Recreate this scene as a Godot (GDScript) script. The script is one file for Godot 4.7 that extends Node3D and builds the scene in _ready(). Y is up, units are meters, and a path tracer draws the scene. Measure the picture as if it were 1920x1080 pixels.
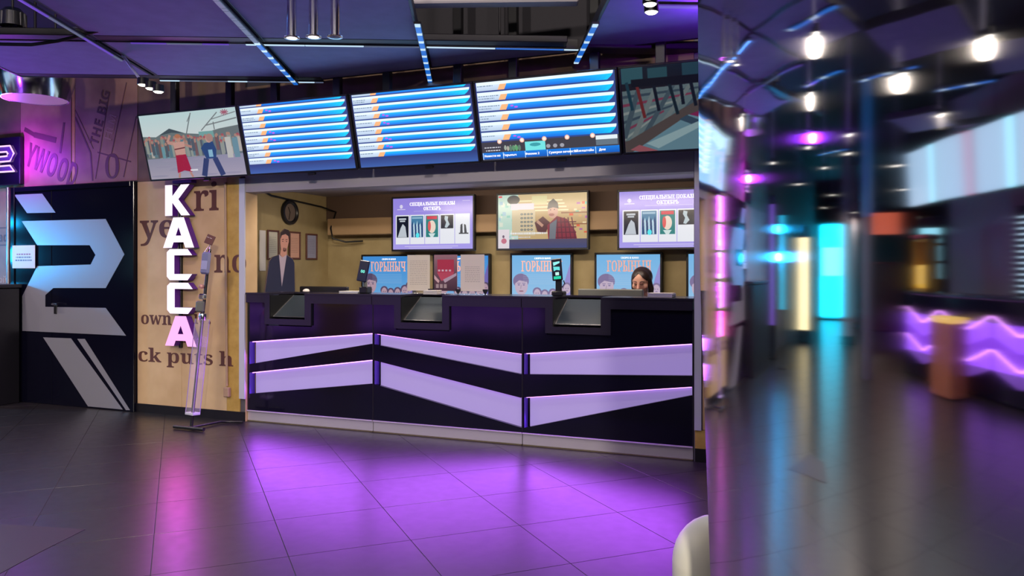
extends Node3D
# World frame: the ticket wall's face is z = 0, x runs along it to the right, the hall lies at z > 0.

var M := {}
var names := {}
var rng := RandomNumberGenerator.new()

func _ready() -> void:
	rng.seed = 7
	camera_and_sky()
	materials()
	lights()
	shell()
	floor_tiles()
	front_wall()
	ceiling_grid()
	mirror_wall()
	entrance_door()
	counter()
	top_screens()
	office()
	kassa_sign()
	small_things()
	cashier()
	hall()

func camera_and_sky() -> void:
	var cam := Camera3D.new()
	cam.name = "camera"
	var near := 0.05
	cam.position = Vector3(0, 1.41, 5.94)
	cam.rotation = Vector3(0, deg_to_rad(22.27), 0)
	cam.set_frustum(near * 1080.0 / 1493.0, Vector2(0, -33.0 / 1493.0 * near), near, 200.0)
	cam.current = true
	add_child(cam)
	var we := WorldEnvironment.new()
	we.name = "world_environment"
	var e := Environment.new()
	e.background_mode = Environment.BG_COLOR
	e.background_color = Color(0.02, 0.02, 0.03)
	e.tonemap_mode = Environment.TONE_MAPPER_LINEAR
	e.tonemap_exposure = 1.0
	e.sdfgi_enabled = true
	e.ssao_enabled = true
	e.ssil_enabled = true
	we.environment = e
	add_child(we)

func lights() -> void:
	# six counter bands: purple strips that wash the floor
	for b in BANDS:
		var c0: Vector2 = (b[0] + b[3]) * 0.5
		var c1: Vector2 = (b[1] + b[2]) * 0.5
		var d := c1 - c0
		var h: float = ((b[0].y - b[3].y) + (b[1].y - b[2].y)) * 0.5
		var l := area("band_light", Vector3((c0.x + c1.x) * 0.5, (c0.y + c1.y) * 0.5, 0.03), Vector2(d.length() * 0.97, h * 0.9), Color(0.68, 0.30, 0.97), 0.85)
		l.rotation = Vector3(deg_to_rad(-25), PI, d.angle() * -1.0)
	# KASSA sign, one light for each letter
	for q in [[2.08, false], [1.77, false], [1.465, false], [1.145, false], [0.83, true]]:
		var k := area("cinema_sign_light", Vector3(-5.83, q[0], 0.125), Vector2(0.29, 0.27), Color(1.0, 0.26, 0.80) if q[1] else Color(0.86, 0.26, 1.0), 0.26)
		k.rotation = Vector3(0, PI, 0)
	omni("neon_emblem_light", Vector3(-8.02, 2.60, 0.28), Color(0.70, 0.2, 1.0), 0.8, 0.05)
	# unseen light tube behind the bulkhead, placed to light the ticket office
	var o := area("unseen_office_light", Vector3(-3.0, 2.2, -0.26), Vector2(3.6, 0.05), Color(1.0, 0.92, 0.82), 5.0)
	o.rotation = Vector3(deg_to_rad(-60), 0, 0)
	# five menu screens together
	var s := area("menu_screen_light", Vector3(-2.9, 2.5, 0.45), Vector2(5.4, 0.55), Color(0.6, 0.8, 1.0), 1.2)
	s.rotation = Vector3(deg_to_rad(-15), PI, 0)

func area(called: String, at: Vector3, size: Vector2, c: Color, e: float) -> AreaLight3D:
	var l := AreaLight3D.new()
	l.name = called
	l.position = at
	l.area_size = size
	l.light_color = c
	l.light_energy = e
	l.area_range = 30.0
	l.shadow_enabled = true
	add_child(l, true)
	return l

func omni(called: String, at: Vector3, c: Color, e: float, size := 0.05) -> void:
	var l := OmniLight3D.new()
	l.name = called
	l.position = at
	l.light_color = c
	l.light_energy = e
	l.light_size = size
	l.omni_range = 30.0
	l.omni_attenuation = 2.0
	l.shadow_enabled = true
	add_child(l, true)

func spot(called: String, at: Vector3, to: Vector3, c: Color, e: float, angle := 55.0, size := 0.05) -> void:
	var l := SpotLight3D.new()
	l.name = called
	l.position = at
	l.light_color = c
	l.light_energy = e
	l.light_size = size
	l.spot_range = 30.0
	l.spot_attenuation = 2.0
	l.spot_angle = angle
	l.spot_angle_attenuation = 0.8
	l.shadow_enabled = true
	add_child(l, true)
	l.look_at_from_position(at, to, Vector3(0.01, 0, 1))

# ------------------------------------------------------------------ helpers

func mat(key: String, c: Color, rough := 0.6, metal := 0.0) -> StandardMaterial3D:
	var m := StandardMaterial3D.new()
	m.resource_name = key
	m.albedo_color = c
	m.roughness = rough
	m.metallic = metal
	M[key] = m
	return m

func glow(key: String, c: Color, e: float, base := Color(0.3, 0.3, 0.32)) -> StandardMaterial3D:
	var m := mat(key, base, 0.4)
	m.emission_enabled = true
	m.emission = c
	m.emission_energy_multiplier = e
	return m

func noise_tex(freq: float, a: Color, b: Color, sd := 1, size := 512, normal := false) -> NoiseTexture2D:
	var n := FastNoiseLite.new()
	n.seed = sd
	n.frequency = freq
	n.fractal_octaves = 4
	var t := NoiseTexture2D.new()
	t.width = size
	t.height = size
	t.seamless = true
	t.noise = n
	if normal:
		t.as_normal_map = true
		t.bump_strength = 4.0
	else:
		var g := Gradient.new()
		g.set_color(0, a)
		g.set_color(1, b)
		t.color_ramp = g
	return t

func blotched(key: String, a: Color, b: Color, rough: float, freq := 0.012, scale := 0.7, sd := 3) -> StandardMaterial3D:
	var m := mat(key, Color.WHITE, rough)
	m.albedo_texture = noise_tex(freq, a, b, sd)
	m.uv1_triplanar = true
	m.uv1_world_triplanar = true
	m.uv1_scale = Vector3.ONE * scale
	return m

func numbered(called: String) -> String:
	var n: int = names.get(called, 0)
	names[called] = n + 1
	return called if n == 0 else "%s_%03d" % [called, n]

func tag(o: Node, label: String, category: String, group := "") -> void:
	o.set_meta("label", label)
	o.set_meta("category", category)
	if group:
		o.set_meta("group", group)

func thing(called: String, label: String, category: String, at := Vector3.ZERO, turn := 0.0, group := "") -> Node3D:
	var o := Node3D.new()
	o.name = numbered(called)
	add_child(o)
	o.position = at
	o.rotation.y = turn
	tag(o, label, category, group)
	return o

func struct(called: String) -> Node3D:
	var o := Node3D.new()
	o.name = called
	o.set_meta("kind", "structure")
	add_child(o)
	return o

func part(called: String, me: Mesh, m: Material, parent: Node3D, at := Vector3.ZERO, rot := Vector3.ZERO) -> MeshInstance3D:
	var o := MeshInstance3D.new()
	o.name = called
	o.mesh = me
	o.material_override = m
	o.position = at
	o.rotation = rot
	o.cast_shadow = GeometryInstance3D.SHADOW_CASTING_SETTING_ON
	parent.add_child(o, true)
	return o

func single(called: String, label: String, category: String, me: Mesh, m: Material, at := Vector3.ZERO, rot := Vector3.ZERO, group := "") -> MeshInstance3D:
	var o := part(numbered(called), me, m, self, at, rot)
	tag(o, label, category, group)
	return o

func mb() -> SurfaceTool:
	var st := SurfaceTool.new()
	st.begin(Mesh.PRIMITIVE_TRIANGLES)
	return st

func tri(st: SurfaceTool, a: Vector3, b: Vector3, c: Vector3, n: Vector3, ua := Vector2.ZERO, ub := Vector2.ZERO, uc := Vector2.ZERO) -> void:
	if (b - a).cross(c - a).dot(n) > 0.0:
		var t := b
		b = c
		c = t
		var u := ub
		ub = uc
		uc = u
	st.set_normal(n)
	st.set_uv(ua)
	st.add_vertex(a)
	st.set_normal(n)
	st.set_uv(ub)
	st.add_vertex(b)
	st.set_normal(n)
	st.set_uv(uc)
	st.add_vertex(c)

func quad(st: SurfaceTool, a: Vector3, b: Vector3, c: Vector3, d: Vector3, n: Vector3) -> void:
	tri(st, a, b, c, n, Vector2(0, 1), Vector2(1, 1), Vector2(1, 0))
	tri(st, a, c, d, n, Vector2(0, 1), Vector2(1, 0), Vector2(0, 0))

func box(st: SurfaceTool, c: Vector3, s: Vector3, b := 0.0, tr := Transform3D()) -> void:
	var h := s * 0.5
	var bb := minf(b, minf(h.x, minf(h.y, h.z)) * 0.9)
	var bs := tr.basis
	for ax in 3:
		for sg in [-1.0, 1.0]:
			var n := Vector3.ZERO
			n[ax] = sg
			var u := (ax + 1) % 3
			var v := (ax + 2) % 3
			var p := []
			for q in [[-1, -1], [1, -1], [1, 1], [-1, 1]]:
				var x := Vector3.ZERO
				x[ax] = sg * h[ax]
				x[u] = q[0] * (h[u] - bb)
				x[v] = q[1] * (h[v] - bb)
				p.append(tr * (c + x))
			quad(st, p[0], p[1], p[2], p[3], (bs * n).normalized())
	if bb <= 0.0:
		return
	for ax in 3:
		var u := (ax + 1) % 3
		var v := (ax + 2) % 3
		for su in [-1.0, 1.0]:
			for sv in [-1.0, 1.0]:
				var p := []
				for q in [[-1, 0], [1, 0], [1, 1], [-1, 1]]:
					var x := Vector3.ZERO
					x[ax] = q[0] * (h[ax] - bb)
					x[u] = su * (h[u] - (bb if q[1] else 0.0))
					x[v] = sv * (h[v] - (0.0 if q[1] else bb))
					p.append(tr * (c + x))
				var n := Vector3.ZERO
				n[u] = su
				n[v] = sv
				quad(st, p[0], p[1], p[2], p[3], (bs * n).normalized())
	for sx in [-1.0, 1.0]:
		for sy in [-1.0, 1.0]:
			for sz in [-1.0, 1.0]:
				var sgn := Vector3(sx, sy, sz)
				var hb := h - Vector3.ONE * bb
				tri(st, tr * (c + sgn * Vector3(h.x, hb.y, hb.z)), tr * (c + sgn * Vector3(hb.x, h.y, hb.z)), tr * (c + sgn * Vector3(hb.x, hb.y, h.z)), (bs * sgn).normalized())

func bx(c: Vector3, s: Vector3, b := 0.0) -> ArrayMesh:
	var st := mb()
	box(st, c, s, b)
	return st.commit()

func pv(a: Array) -> PackedVector2Array:
	var p := PackedVector2Array()
	for q in a:
		p.append(q if q is Vector2 else Vector2(q[0], q[1]))
	return p

# outline in x, y pushed from z0 to z1 (front), with the outline carried by tr
func prism(st: SurfaceTool, a: Array, z0: float, z1: float, tr := Transform3D()) -> void:
	var p := pv(a)
	var ids := Geometry2D.triangulate_polygon(p)
	var f := (tr.basis * Vector3(0, 0, 1)).normalized()
	var lo := p[0]
	var hi := p[0]
	for q in p:
		lo = lo.min(q)
		hi = hi.max(q)
	var uv := func(q: Vector2) -> Vector2: return Vector2((q.x - lo.x) / (hi.x - lo.x), (hi.y - q.y) / (hi.y - lo.y))
	for i in range(0, ids.size(), 3):
		var x := p[ids[i]]
		var y := p[ids[i + 1]]
		var z := p[ids[i + 2]]
		tri(st, tr * Vector3(x.x, x.y, z1), tr * Vector3(y.x, y.y, z1), tr * Vector3(z.x, z.y, z1), f, uv.call(x), uv.call(y), uv.call(z))
		tri(st, tr * Vector3(x.x, x.y, z0), tr * Vector3(y.x, y.y, z0), tr * Vector3(z.x, z.y, z0), -f)
	var turn := 0.0
	for i in p.size():
		var q := p[(i + 1) % p.size()]
		turn += (q.x - p[i].x) * (q.y + p[i].y)
	for i in p.size():
		var x := p[i]
		var y := p[(i + 1) % p.size()]
		var n2 := Vector2(y.y - x.y, x.x - y.x).normalized() * (1.0 if turn < 0.0 else -1.0)
		quad(st, tr * Vector3(x.x, x.y, z0), tr * Vector3(y.x, y.y, z0), tr * Vector3(y.x, y.y, z1), tr * Vector3(x.x, x.y, z1), (tr.basis * Vector3(n2.x, n2.y, 0)).normalized())

func pr(a: Array, z0: float, z1: float, tr := Transform3D()) -> ArrayMesh:
	var st := mb()
	prism(st, a, z0, z1, tr)
	return st.commit()

# profile of (radius, height) turned round y
func lathe(prof: Array, n := 28, at := Vector3.ZERO) -> ArrayMesh:
	var st := mb()
	var p := pv(prof)
	var nr := []
	for i in p.size() - 1:
		var e := p[i + 1] - p[i]
		nr.append(Vector2(e.y, -e.x).normalized())
	for i in p.size() - 1:
		var na: Vector2 = nr[i]
		var nb: Vector2 = nr[i]
		if i > 0 and nr[i].dot(nr[i - 1]) > 0.75:
			na = (nr[i] + nr[i - 1]).normalized()
		if i < p.size() - 2 and nr[i].dot(nr[i + 1]) > 0.75:
			nb = (nr[i] + nr[i + 1]).normalized()
		for k in n:
			var t0 := TAU * k / n
			var t1 := TAU * (k + 1) / n
			var d0 := Vector3(cos(t0), 0, sin(t0))
			var d1 := Vector3(cos(t1), 0, sin(t1))
			var w := [[p[i], na, d0], [p[i], na, d1], [p[i + 1], nb, d1], [p[i + 1], nb, d0]]
			var ps := []
			var ns := []
			for q in w:
				ps.append(at + q[2] * q[0].x + Vector3(0, q[0].y, 0))
				ns.append(q[2] * q[1].x + Vector3(0, q[1].y, 0))
			for o in [[0, 1, 2], [0, 2, 3]]:
				var v: Array = o
				var fn: Vector3 = (d0 + d1) * nr[i].x + Vector3(0, nr[i].y * 2.0, 0)
				if (ps[o[1]] - ps[o[0]]).cross(ps[o[2]] - ps[o[0]]).dot(fn) > 0.0:
					v = [o[0], o[2], o[1]]
				for j in v:
					st.set_normal(ns[j])
					st.set_uv(Vector2.ZERO)
					st.add_vertex(ps[j])
	return st.commit()

func tube(st: SurfaceTool, pts: Array, r: float, n := 8) -> void:
	var rings := []
	for i in pts.size():
		var d: Vector3 = (pts[mini(i + 1, pts.size() - 1)] - pts[maxi(i - 1, 0)]).normalized()
		var u := d.cross(Vector3.UP if absf(d.y) < 0.9 else Vector3.RIGHT).normalized()
		var v := d.cross(u).normalized()
		var ring := []
		for k in n:
			var t := TAU * k / n
			ring.append(u * cos(t) + v * sin(t))
		rings.append(ring)
	for i in pts.size() - 1:
		for k in n:
			var k2 := (k + 1) % n
			var w := [[pts[i] + rings[i][k] * r, rings[i][k]], [pts[i] + rings[i][k2] * r, rings[i][k2]], [pts[i + 1] + rings[i + 1][k2] * r, rings[i + 1][k2]], [pts[i + 1] + rings[i + 1][k] * r, rings[i + 1][k]]]
			for o in [[0, 1, 2], [0, 2, 3]]:
				var a: Vector3 = w[o[0]][0]
				var b: Vector3 = w[o[1]][0]
				var c: Vector3 = w[o[2]][0]
				var q: Array = o
				if (b - a).cross(c - a).dot(w[o[0]][1]) > 0.0:
					q = [o[0], o[2], o[1]]
				for j in q:
					st.set_normal(w[j][1])
					st.set_uv(Vector2.ZERO)
					st.add_vertex(w[j][0])
	for e in [0, pts.size() - 1]:
		var d: Vector3 = (pts[0] - pts[1]).normalized() if e == 0 else (pts[e] - pts[e - 1]).normalized()
		for k in range(1, n - 1):
			tri(st, pts[e] + rings[e][0] * r, pts[e] + rings[e][k] * r, pts[e] + rings[e][k + 1] * r, d)

func tb(pts: Array, r: float, n := 8) -> ArrayMesh:
	var st := mb()
	tube(st, pts, r, n)
	return st.commit()

# a picture that hangs in x, y facing +z, with uv over the whole
func sheet(w: float, h: float, z := 0.0) -> ArrayMesh:
	var st := mb()
	quad(st, Vector3(-w / 2, -h / 2, z), Vector3(w / 2, -h / 2, z), Vector3(w / 2, h / 2, z), Vector3(-w / 2, h / 2, z), Vector3(0, 0, 1))
	return st.commit()

func frame_mesh(w: float, h: float, t: float, z0: float, z1: float) -> ArrayMesh:
	var st := mb()
	box(st, Vector3(0, h / 2 - t / 2, (z0 + z1) / 2), Vector3(w, t, z1 - z0), 0.003)
	box(st, Vector3(0, -h / 2 + t / 2, (z0 + z1) / 2), Vector3(w, t, z1 - z0), 0.003)
	box(st, Vector3(-w / 2 + t / 2, 0, (z0 + z1) / 2), Vector3(t, h - 2 * t, z1 - z0), 0.003)
	box(st, Vector3(w / 2 - t / 2, 0, (z0 + z1) / 2), Vector3(t, h - 2 * t, z1 - z0), 0.003)
	return st.commit()

func letters(s: String, h: float, font: String, bold := false, depth := 0.003) -> TextMesh:
	var f := SystemFont.new()
	f.font_names = PackedStringArray([font])
	if bold:
		f.font_weight = 700
	var t := TextMesh.new()
	t.text = s
	t.font = f
	t.font_size = 48
	t.pixel_size = h / 48.0 / 0.72
	t.depth = depth
	t.curve_step = 1.0
	return t

# ------------------------------------------------------------------ painting of prints and screens

func canvas(w: int, h: int, c: Color) -> Image:
	var im := Image.create(w, h, false, Image.FORMAT_RGB8)
	im.fill(c)
	return im

func rect(im: Image, x: float, y: float, w: float, h: float, c: Color) -> void:
	im.fill_rect(Rect2i(roundi(x), roundi(y), maxi(1, roundi(w)), maxi(1, roundi(h))), c)

func vgrad(im: Image, x: int, y: int, w: int, h: int, a: Color, b: Color) -> void:
	for j in h:
		im.fill_rect(Rect2i(x, y + j, w, 1), a.lerp(b, float(j) / maxf(1.0, h - 1.0)))

func hgrad(im: Image, x: int, y: int, w: int, h: int, a: Color, b: Color) -> void:
	for j in w:
		im.fill_rect(Rect2i(x + j, y, 1, h), a.lerp(b, float(j) / maxf(1.0, w - 1.0)))

func poly(im: Image, a: Array, c: Color) -> void:
	var p := pv(a)
	var lo := p[0].y
	var hi := p[0].y
	for q in p:
		lo = minf(lo, q.y)
		hi = maxf(hi, q.y)
	for y in range(maxi(0, floori(lo)), mini(im.get_height() - 1, ceili(hi)) + 1):
		var xs := []
		var yy := y + 0.5
		for i in p.size():
			var u := p[i]
			var v := p[(i + 1) % p.size()]
			if (u.y <= yy) != (v.y <= yy):
				xs.append(u.x + (yy - u.y) / (v.y - u.y) * (v.x - u.x))
		xs.sort()
		for i in range(0, xs.size() - 1, 2):
			var x0 := clampi(roundi(xs[i]), 0, im.get_width())
			var x1 := clampi(roundi(xs[i + 1]), 0, im.get_width())
			if x1 > x0:
				im.fill_rect(Rect2i(x0, y, x1 - x0, 1), c)

func ell(im: Image, cx: float, cy: float, rx: float, ry: float, c: Color) -> void:
	for y in range(maxi(0, floori(cy - ry)), mini(im.get_height() - 1, ceili(cy + ry)) + 1):
		var k := 1.0 - pow((y + 0.5 - cy) / ry, 2.0)
		if k > 0.0:
			var x0 := clampi(roundi(cx - rx * sqrt(k)), 0, im.get_width())
			var x1 := clampi(roundi(cx + rx * sqrt(k)), 0, im.get_width())
			if x1 > x0:
				im.fill_rect(Rect2i(x0, y, x1 - x0, 1), c)

func line(im: Image, a: Vector2, b: Vector2, w: float, c: Color) -> void:
	var d := (b - a).normalized().orthogonal() * w * 0.5
	poly(im, [a + d, b + d, b - d, a - d], c)

func dashes(im: Image, x: float, y: float, w: float, h: float, c: Color) -> void:
	var q := x
	while q < x + w:
		var l := rng.randf_range(4, 14)
		rect(im, q, y, minf(l, x + w - q), h, c)
		q += l + 3

# the soft look of a film still on a screen
func soft(im: Image, k: int) -> Image:
	im.resize(im.get_width() / k, im.get_height() / k, Image.INTERPOLATE_LANCZOS)
	im.resize(im.get_width() * 2, im.get_height() * 2, Image.INTERPOLATE_CUBIC)
	return im

func lit(key: String, im: Image, e: float) -> StandardMaterial3D:
	var m := mat(key, Color(0.02, 0.02, 0.025), 0.2)
	m.emission_enabled = true
	m.emission = Color.BLACK
	m.emission_texture = ImageTexture.create_from_image(im)
	m.emission_energy_multiplier = e
	return m

func printed(key: String, im: Image, rough := 0.5) -> StandardMaterial3D:
	var m := mat(key, Color.WHITE, rough)
	m.albedo_texture = ImageTexture.create_from_image(im)
	return m

func c8(r: int, g: int, b: int) -> Color:
	return Color8(r, g, b)

# ------------------------------------------------------------------ materials

func materials() -> void:
	var tile := blotched("floor tile", c8(31, 29, 30), c8(40, 38, 39), 0.34, 0.02, 0.6)
	tile.roughness_texture = noise_tex(0.03, Color(0.85, 0.85, 0.85), Color(1, 1, 1), 9)
	mat("grout", c8(58, 56, 58), 0.8)
	mat("dark tile", c8(30, 22, 26), 0.5)
	blotched("plywood", c8(192, 160, 118), c8(214, 184, 142), 0.55, 0.008, 0.5, 5)
	blotched("ochre strip", c8(172, 138, 66), c8(196, 162, 88), 0.55, 0.02, 0.8, 6)
	blotched("mural", c8(120, 84, 76), c8(158, 120, 104), 0.6, 0.006, 0.6, 8)
	blotched("mural dark", c8(84, 66, 54), c8(124, 98, 74), 0.7, 0.006, 0.6, 11)
	mat("print brown", c8(92, 54, 46), 0.6)
	mat("print faded", c8(84, 50, 56), 0.6)
	mat("print pale", c8(166, 130, 118), 0.6)
	mat("hall dark", c8(84, 80, 90), 0.7)
	mat("ceiling black", c8(44, 42, 48), 0.9)
	blotched("ceiling panel", c8(126, 126, 168), c8(136, 136, 180), 0.75, 0.02, 0.5, 12)
	mat("profile", c8(42, 40, 46), 0.5, 0.3)
	mat("aluminium", c8(170, 168, 172), 0.3, 0.9)
	var sk := mat("brushed steel", c8(228, 222, 230), 0.30, 0.6)
	sk.normal_enabled = false
	mat("white metal", c8(196, 198, 214), 0.35, 0.1)
	mat("chrome", c8(228, 228, 236), 0.16, 1.0)
	var mi := mat("mirror", c8(228, 226, 232), 0.045, 1.0)
	mi.anisotropy_enabled = true
	mi.anisotropy = 1.0
	mat("mirror edge", c8(160, 160, 166), 0.3, 1.0)
	mat("gloss black", c8(16, 15, 30), 0.10)
	mat("satin black", c8(24, 23, 27), 0.35)
	mat("counter rail", c8(40, 37, 50), 0.22)
	mat("black plastic", c8(14, 14, 17), 0.4)
	mat("door black", c8(12, 12, 26), 0.14)
	M["door black"].metallic_specular = 0.3
	mat("foil", c8(168, 168, 178), 0.42, 0.55)
	mat("paper", c8(216, 210, 204), 0.7)
	mat("ochre wall", c8(158, 130, 72), 0.7)
	blotched("office wall", c8(150, 132, 92), c8(168, 150, 108), 0.7, 0.01, 0.6, 15)
	mat("office brown", c8(92, 72, 60), 0.7)
	mat("office beam", c8(150, 122, 88), 0.6)
	mat("soffit", c8(164, 158, 166), 0.6)
	mat("trunk beige", c8(170, 140, 116), 0.5)
	mat("cream", c8(228, 226, 206), 0.45)
	mat("grey plastic", c8(96, 98, 92), 0.5)
	mat("tray steel", c8(54, 64, 74), 0.25, 0.2)
	mat("band back", c8(150, 140, 186), 0.6)
	M["band back"].emission_enabled = true
	M["band back"].emission = Color(0.76, 0.66, 1.0)
	M["band back"].emission_energy_multiplier = 0.36
	mat("band side", c8(90, 60, 190), 0.4)
	glow("band led", Color(0.92, 0.60, 1.0), 3.0)
	glow("sign white", Color(1.0, 0.93, 1.0), 1.2)
	glow("sign pink", Color(1.0, 0.66, 0.90), 1.25)
	mat("sign return", c8(96, 36, 150), 0.4)
	glow("neon", Color(1.0, 0.78, 1.0), 1.3)
	glow("print white", Color(1, 1, 1), 1.0, Color(0.8, 0.8, 0.8))
	glow("fill lamp face", Color(1.0, 0.97, 0.92), 3.0)
	glow("spot face", Color(1.0, 0.97, 0.9), 4.0)
	glow("led white", Color(0.80, 0.92, 1.0), 0.9)
	glow("led blue", Color(0.10, 0.45, 0.88), 0.75)
	glow("led grey", Color(0.45, 0.50, 0.62), 0.5)
	glow("led violet", Color(0.45, 0.30, 0.85), 0.6)
	glow("cyan face", Color(0.0, 0.85, 1.0), 1.3)
	glow("cyan pale", Color(0.62, 0.93, 1.0), 1.2)
	glow("violet face", Color(0.60, 0.34, 0.92), 0.55)
	glow("menu glow", Color(0.72, 0.86, 0.95), 0.62)
	glow("menu red", Color(0.85, 0.5, 0.6), 0.6)
	glow("amber", Color(1.0, 0.8, 0.3), 0.9)
	mat("dark red", c8(110, 24, 40), 0.5)
	mat("brass", c8(180, 140, 60), 0.4, 0.4)
	mat("kick base", c8(96, 86, 66), 0.5)
	mat("orange brown", c8(150, 90, 50), 0.6)
	var cl := mat("clear", Color(1, 1, 1, 0.05), 0.05)
	cl.metallic_specular = 0.15
	cl.transparency = BaseMaterial3D.TRANSPARENCY_ALPHA
	mat("navy", c8(34, 34, 60), 0.6)
	mat("shirt print", c8(176, 160, 176), 0.6)
	mat("skin print", c8(190, 138, 122), 0.6)
	mat("hair print", c8(44, 30, 32), 0.7)

# ------------------------------------------------------------------ the shell of the hall and the office

func slab(called: String, a: Vector3, b: Vector3, m: Material, parent: Node3D = null) -> MeshInstance3D:
	var o := part(called, bx((a + b) * 0.5, (b - a).abs()), m, self if parent == null else parent)
	if parent == null:
		o.set_meta("kind", "structure")
	return o

func shell() -> void:
	slab("ceiling", Vector3(-30, 3.95, -2.3), Vector3(4.2, 4.15, 13.2), M["ceiling black"])
	slab("wall_back", Vector3(-30, -0.2, 13), Vector3(4.2, 4.15, 13.2), M["hall dark"])
	slab("wall_left", Vector3(-30.2, -0.2, -2.3), Vector3(-30, 4.15, 13.2), M["hall dark"])
	slab("wall_right", Vector3(4.0, -0.2, -2.3), Vector3(4.2, 4.15, 13.2), M["hall dark"])
	# ticket office
	slab("wall_office_back", Vector3(-5.8, -0.2, -2.3), Vector3(4.0, 3.95, -2.06), M["office wall"])
	slab("wall_office_left", Vector3(-5.8, -0.2, -2.06), Vector3(-5.66, 3.95, -0.15), M["office wall"])
	slab("wall_office_right", Vector3(0.3, -0.2, -2.06), Vector3(0.45, 3.95, -0.15), M["office wall"])
	slab("ceiling_office", Vector3(-5.66, 2.29, -2.06), Vector3(0.3, 2.4, -0.15), M["soffit"])
	var bm := part("trim_1", bx(Vector3(-2.6, 1.915, -1.94), Vector3(5.8, 0.19, 0.24), 0.006), M["office beam"], self)
	bm.set_meta("kind", "structure")
	var up := part("trim_2", bx(Vector3(-2.68, 2.15, -2.04), Vector3(5.95, 0.28, 0.04)), M["office brown"], self)
	up.set_meta("kind", "structure")

func floor_tiles() -> void:
	var fl := slab("floor", Vector3(-30, -0.2, -2.3), Vector3(4.2, -0.004, 13.2), M["grout"])
	var st := mb()
	box(st, Vector3(0, -0.008, 0), Vector3(0.617, 0.016, 0.617), 0.0008)
	var me := st.commit()
	var cs := []
	for k in range(-60, 30):
		for m in range(-70, 30):
			var p := 0.156 + 0.62 * (k + 0.5)
			var q := -2.46 + 0.62 * (m + 0.5)
			var c := Vector2((p + q) / sqrt(2.0), (p - q) / sqrt(2.0))
			if c.x > -29.6 and c.x < 3.6 and c.y < 12.6 and c.y > -0.43:
				cs.append(c)
	var here := Vector2(-2.6, 3.2)
	cs.sort_custom(func(a: Vector2, b: Vector2) -> bool: return a.distance_squared_to(here) < b.distance_squared_to(here))
	for i in mini(200, cs.size()):
		part("tile", me, M["floor tile"], fl, Vector3(cs[i].x, 0, cs[i].y), Vector3(0, PI / 4, 0))
	var mm := MultiMesh.new()
	mm.transform_format = MultiMesh.TRANSFORM_3D
	mm.mesh = me
	mm.instance_count = cs.size() - 200
	for i in range(200, cs.size()):
		mm.set_instance_transform(i - 200, Transform3D(Basis(Vector3.UP, PI / 4), Vector3(cs[i].x, 0, cs[i].y)))
	var mi := MultiMeshInstance3D.new()
	mi.name = "far_tiles"
	mi.multimesh = mm
	mi.material_override = M["floor tile"]
	mi.set_meta("kind", "stuff")
	fl.add_child(mi)
	# the darker inlay at the lower left of the view
	var flat := Transform3D(Basis(Vector3(1, 0, 0), Vector3(0, 0, 1), Vector3(0, -1, 0)), Vector3.ZERO)
	single("floor_mat", "dark brown flat mat with a pointed corner at lower left on the tiled floor", "mat", pr([[-3.79, 2.811], [-4.31, 2.925], [-4.42, 2.95], [-4.2, 3.3], [-3.60, 3.43], [-3.70, 3.13]], -0.002, 0.0, flat), M["dark tile"])

func words_on(parent: Node3D, s: String, x: float, y: float, h: float, font: String, m: Material, z := 0.001, squash := 1.0, roll := 0.0, bold := true) -> MeshInstance3D:
	var t := letters(s, h, font, bold)
	t.horizontal_alignment = HORIZONTAL_ALIGNMENT_LEFT
	t.vertical_alignment = VERTICAL_ALIGNMENT_BOTTOM
	var o := part("lettering", t, m, parent, Vector3(x, y - h * 0.42, z), Vector3(0, 0, roll))
	o.scale = Vector3(squash, 1, 1)
	return o

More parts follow.
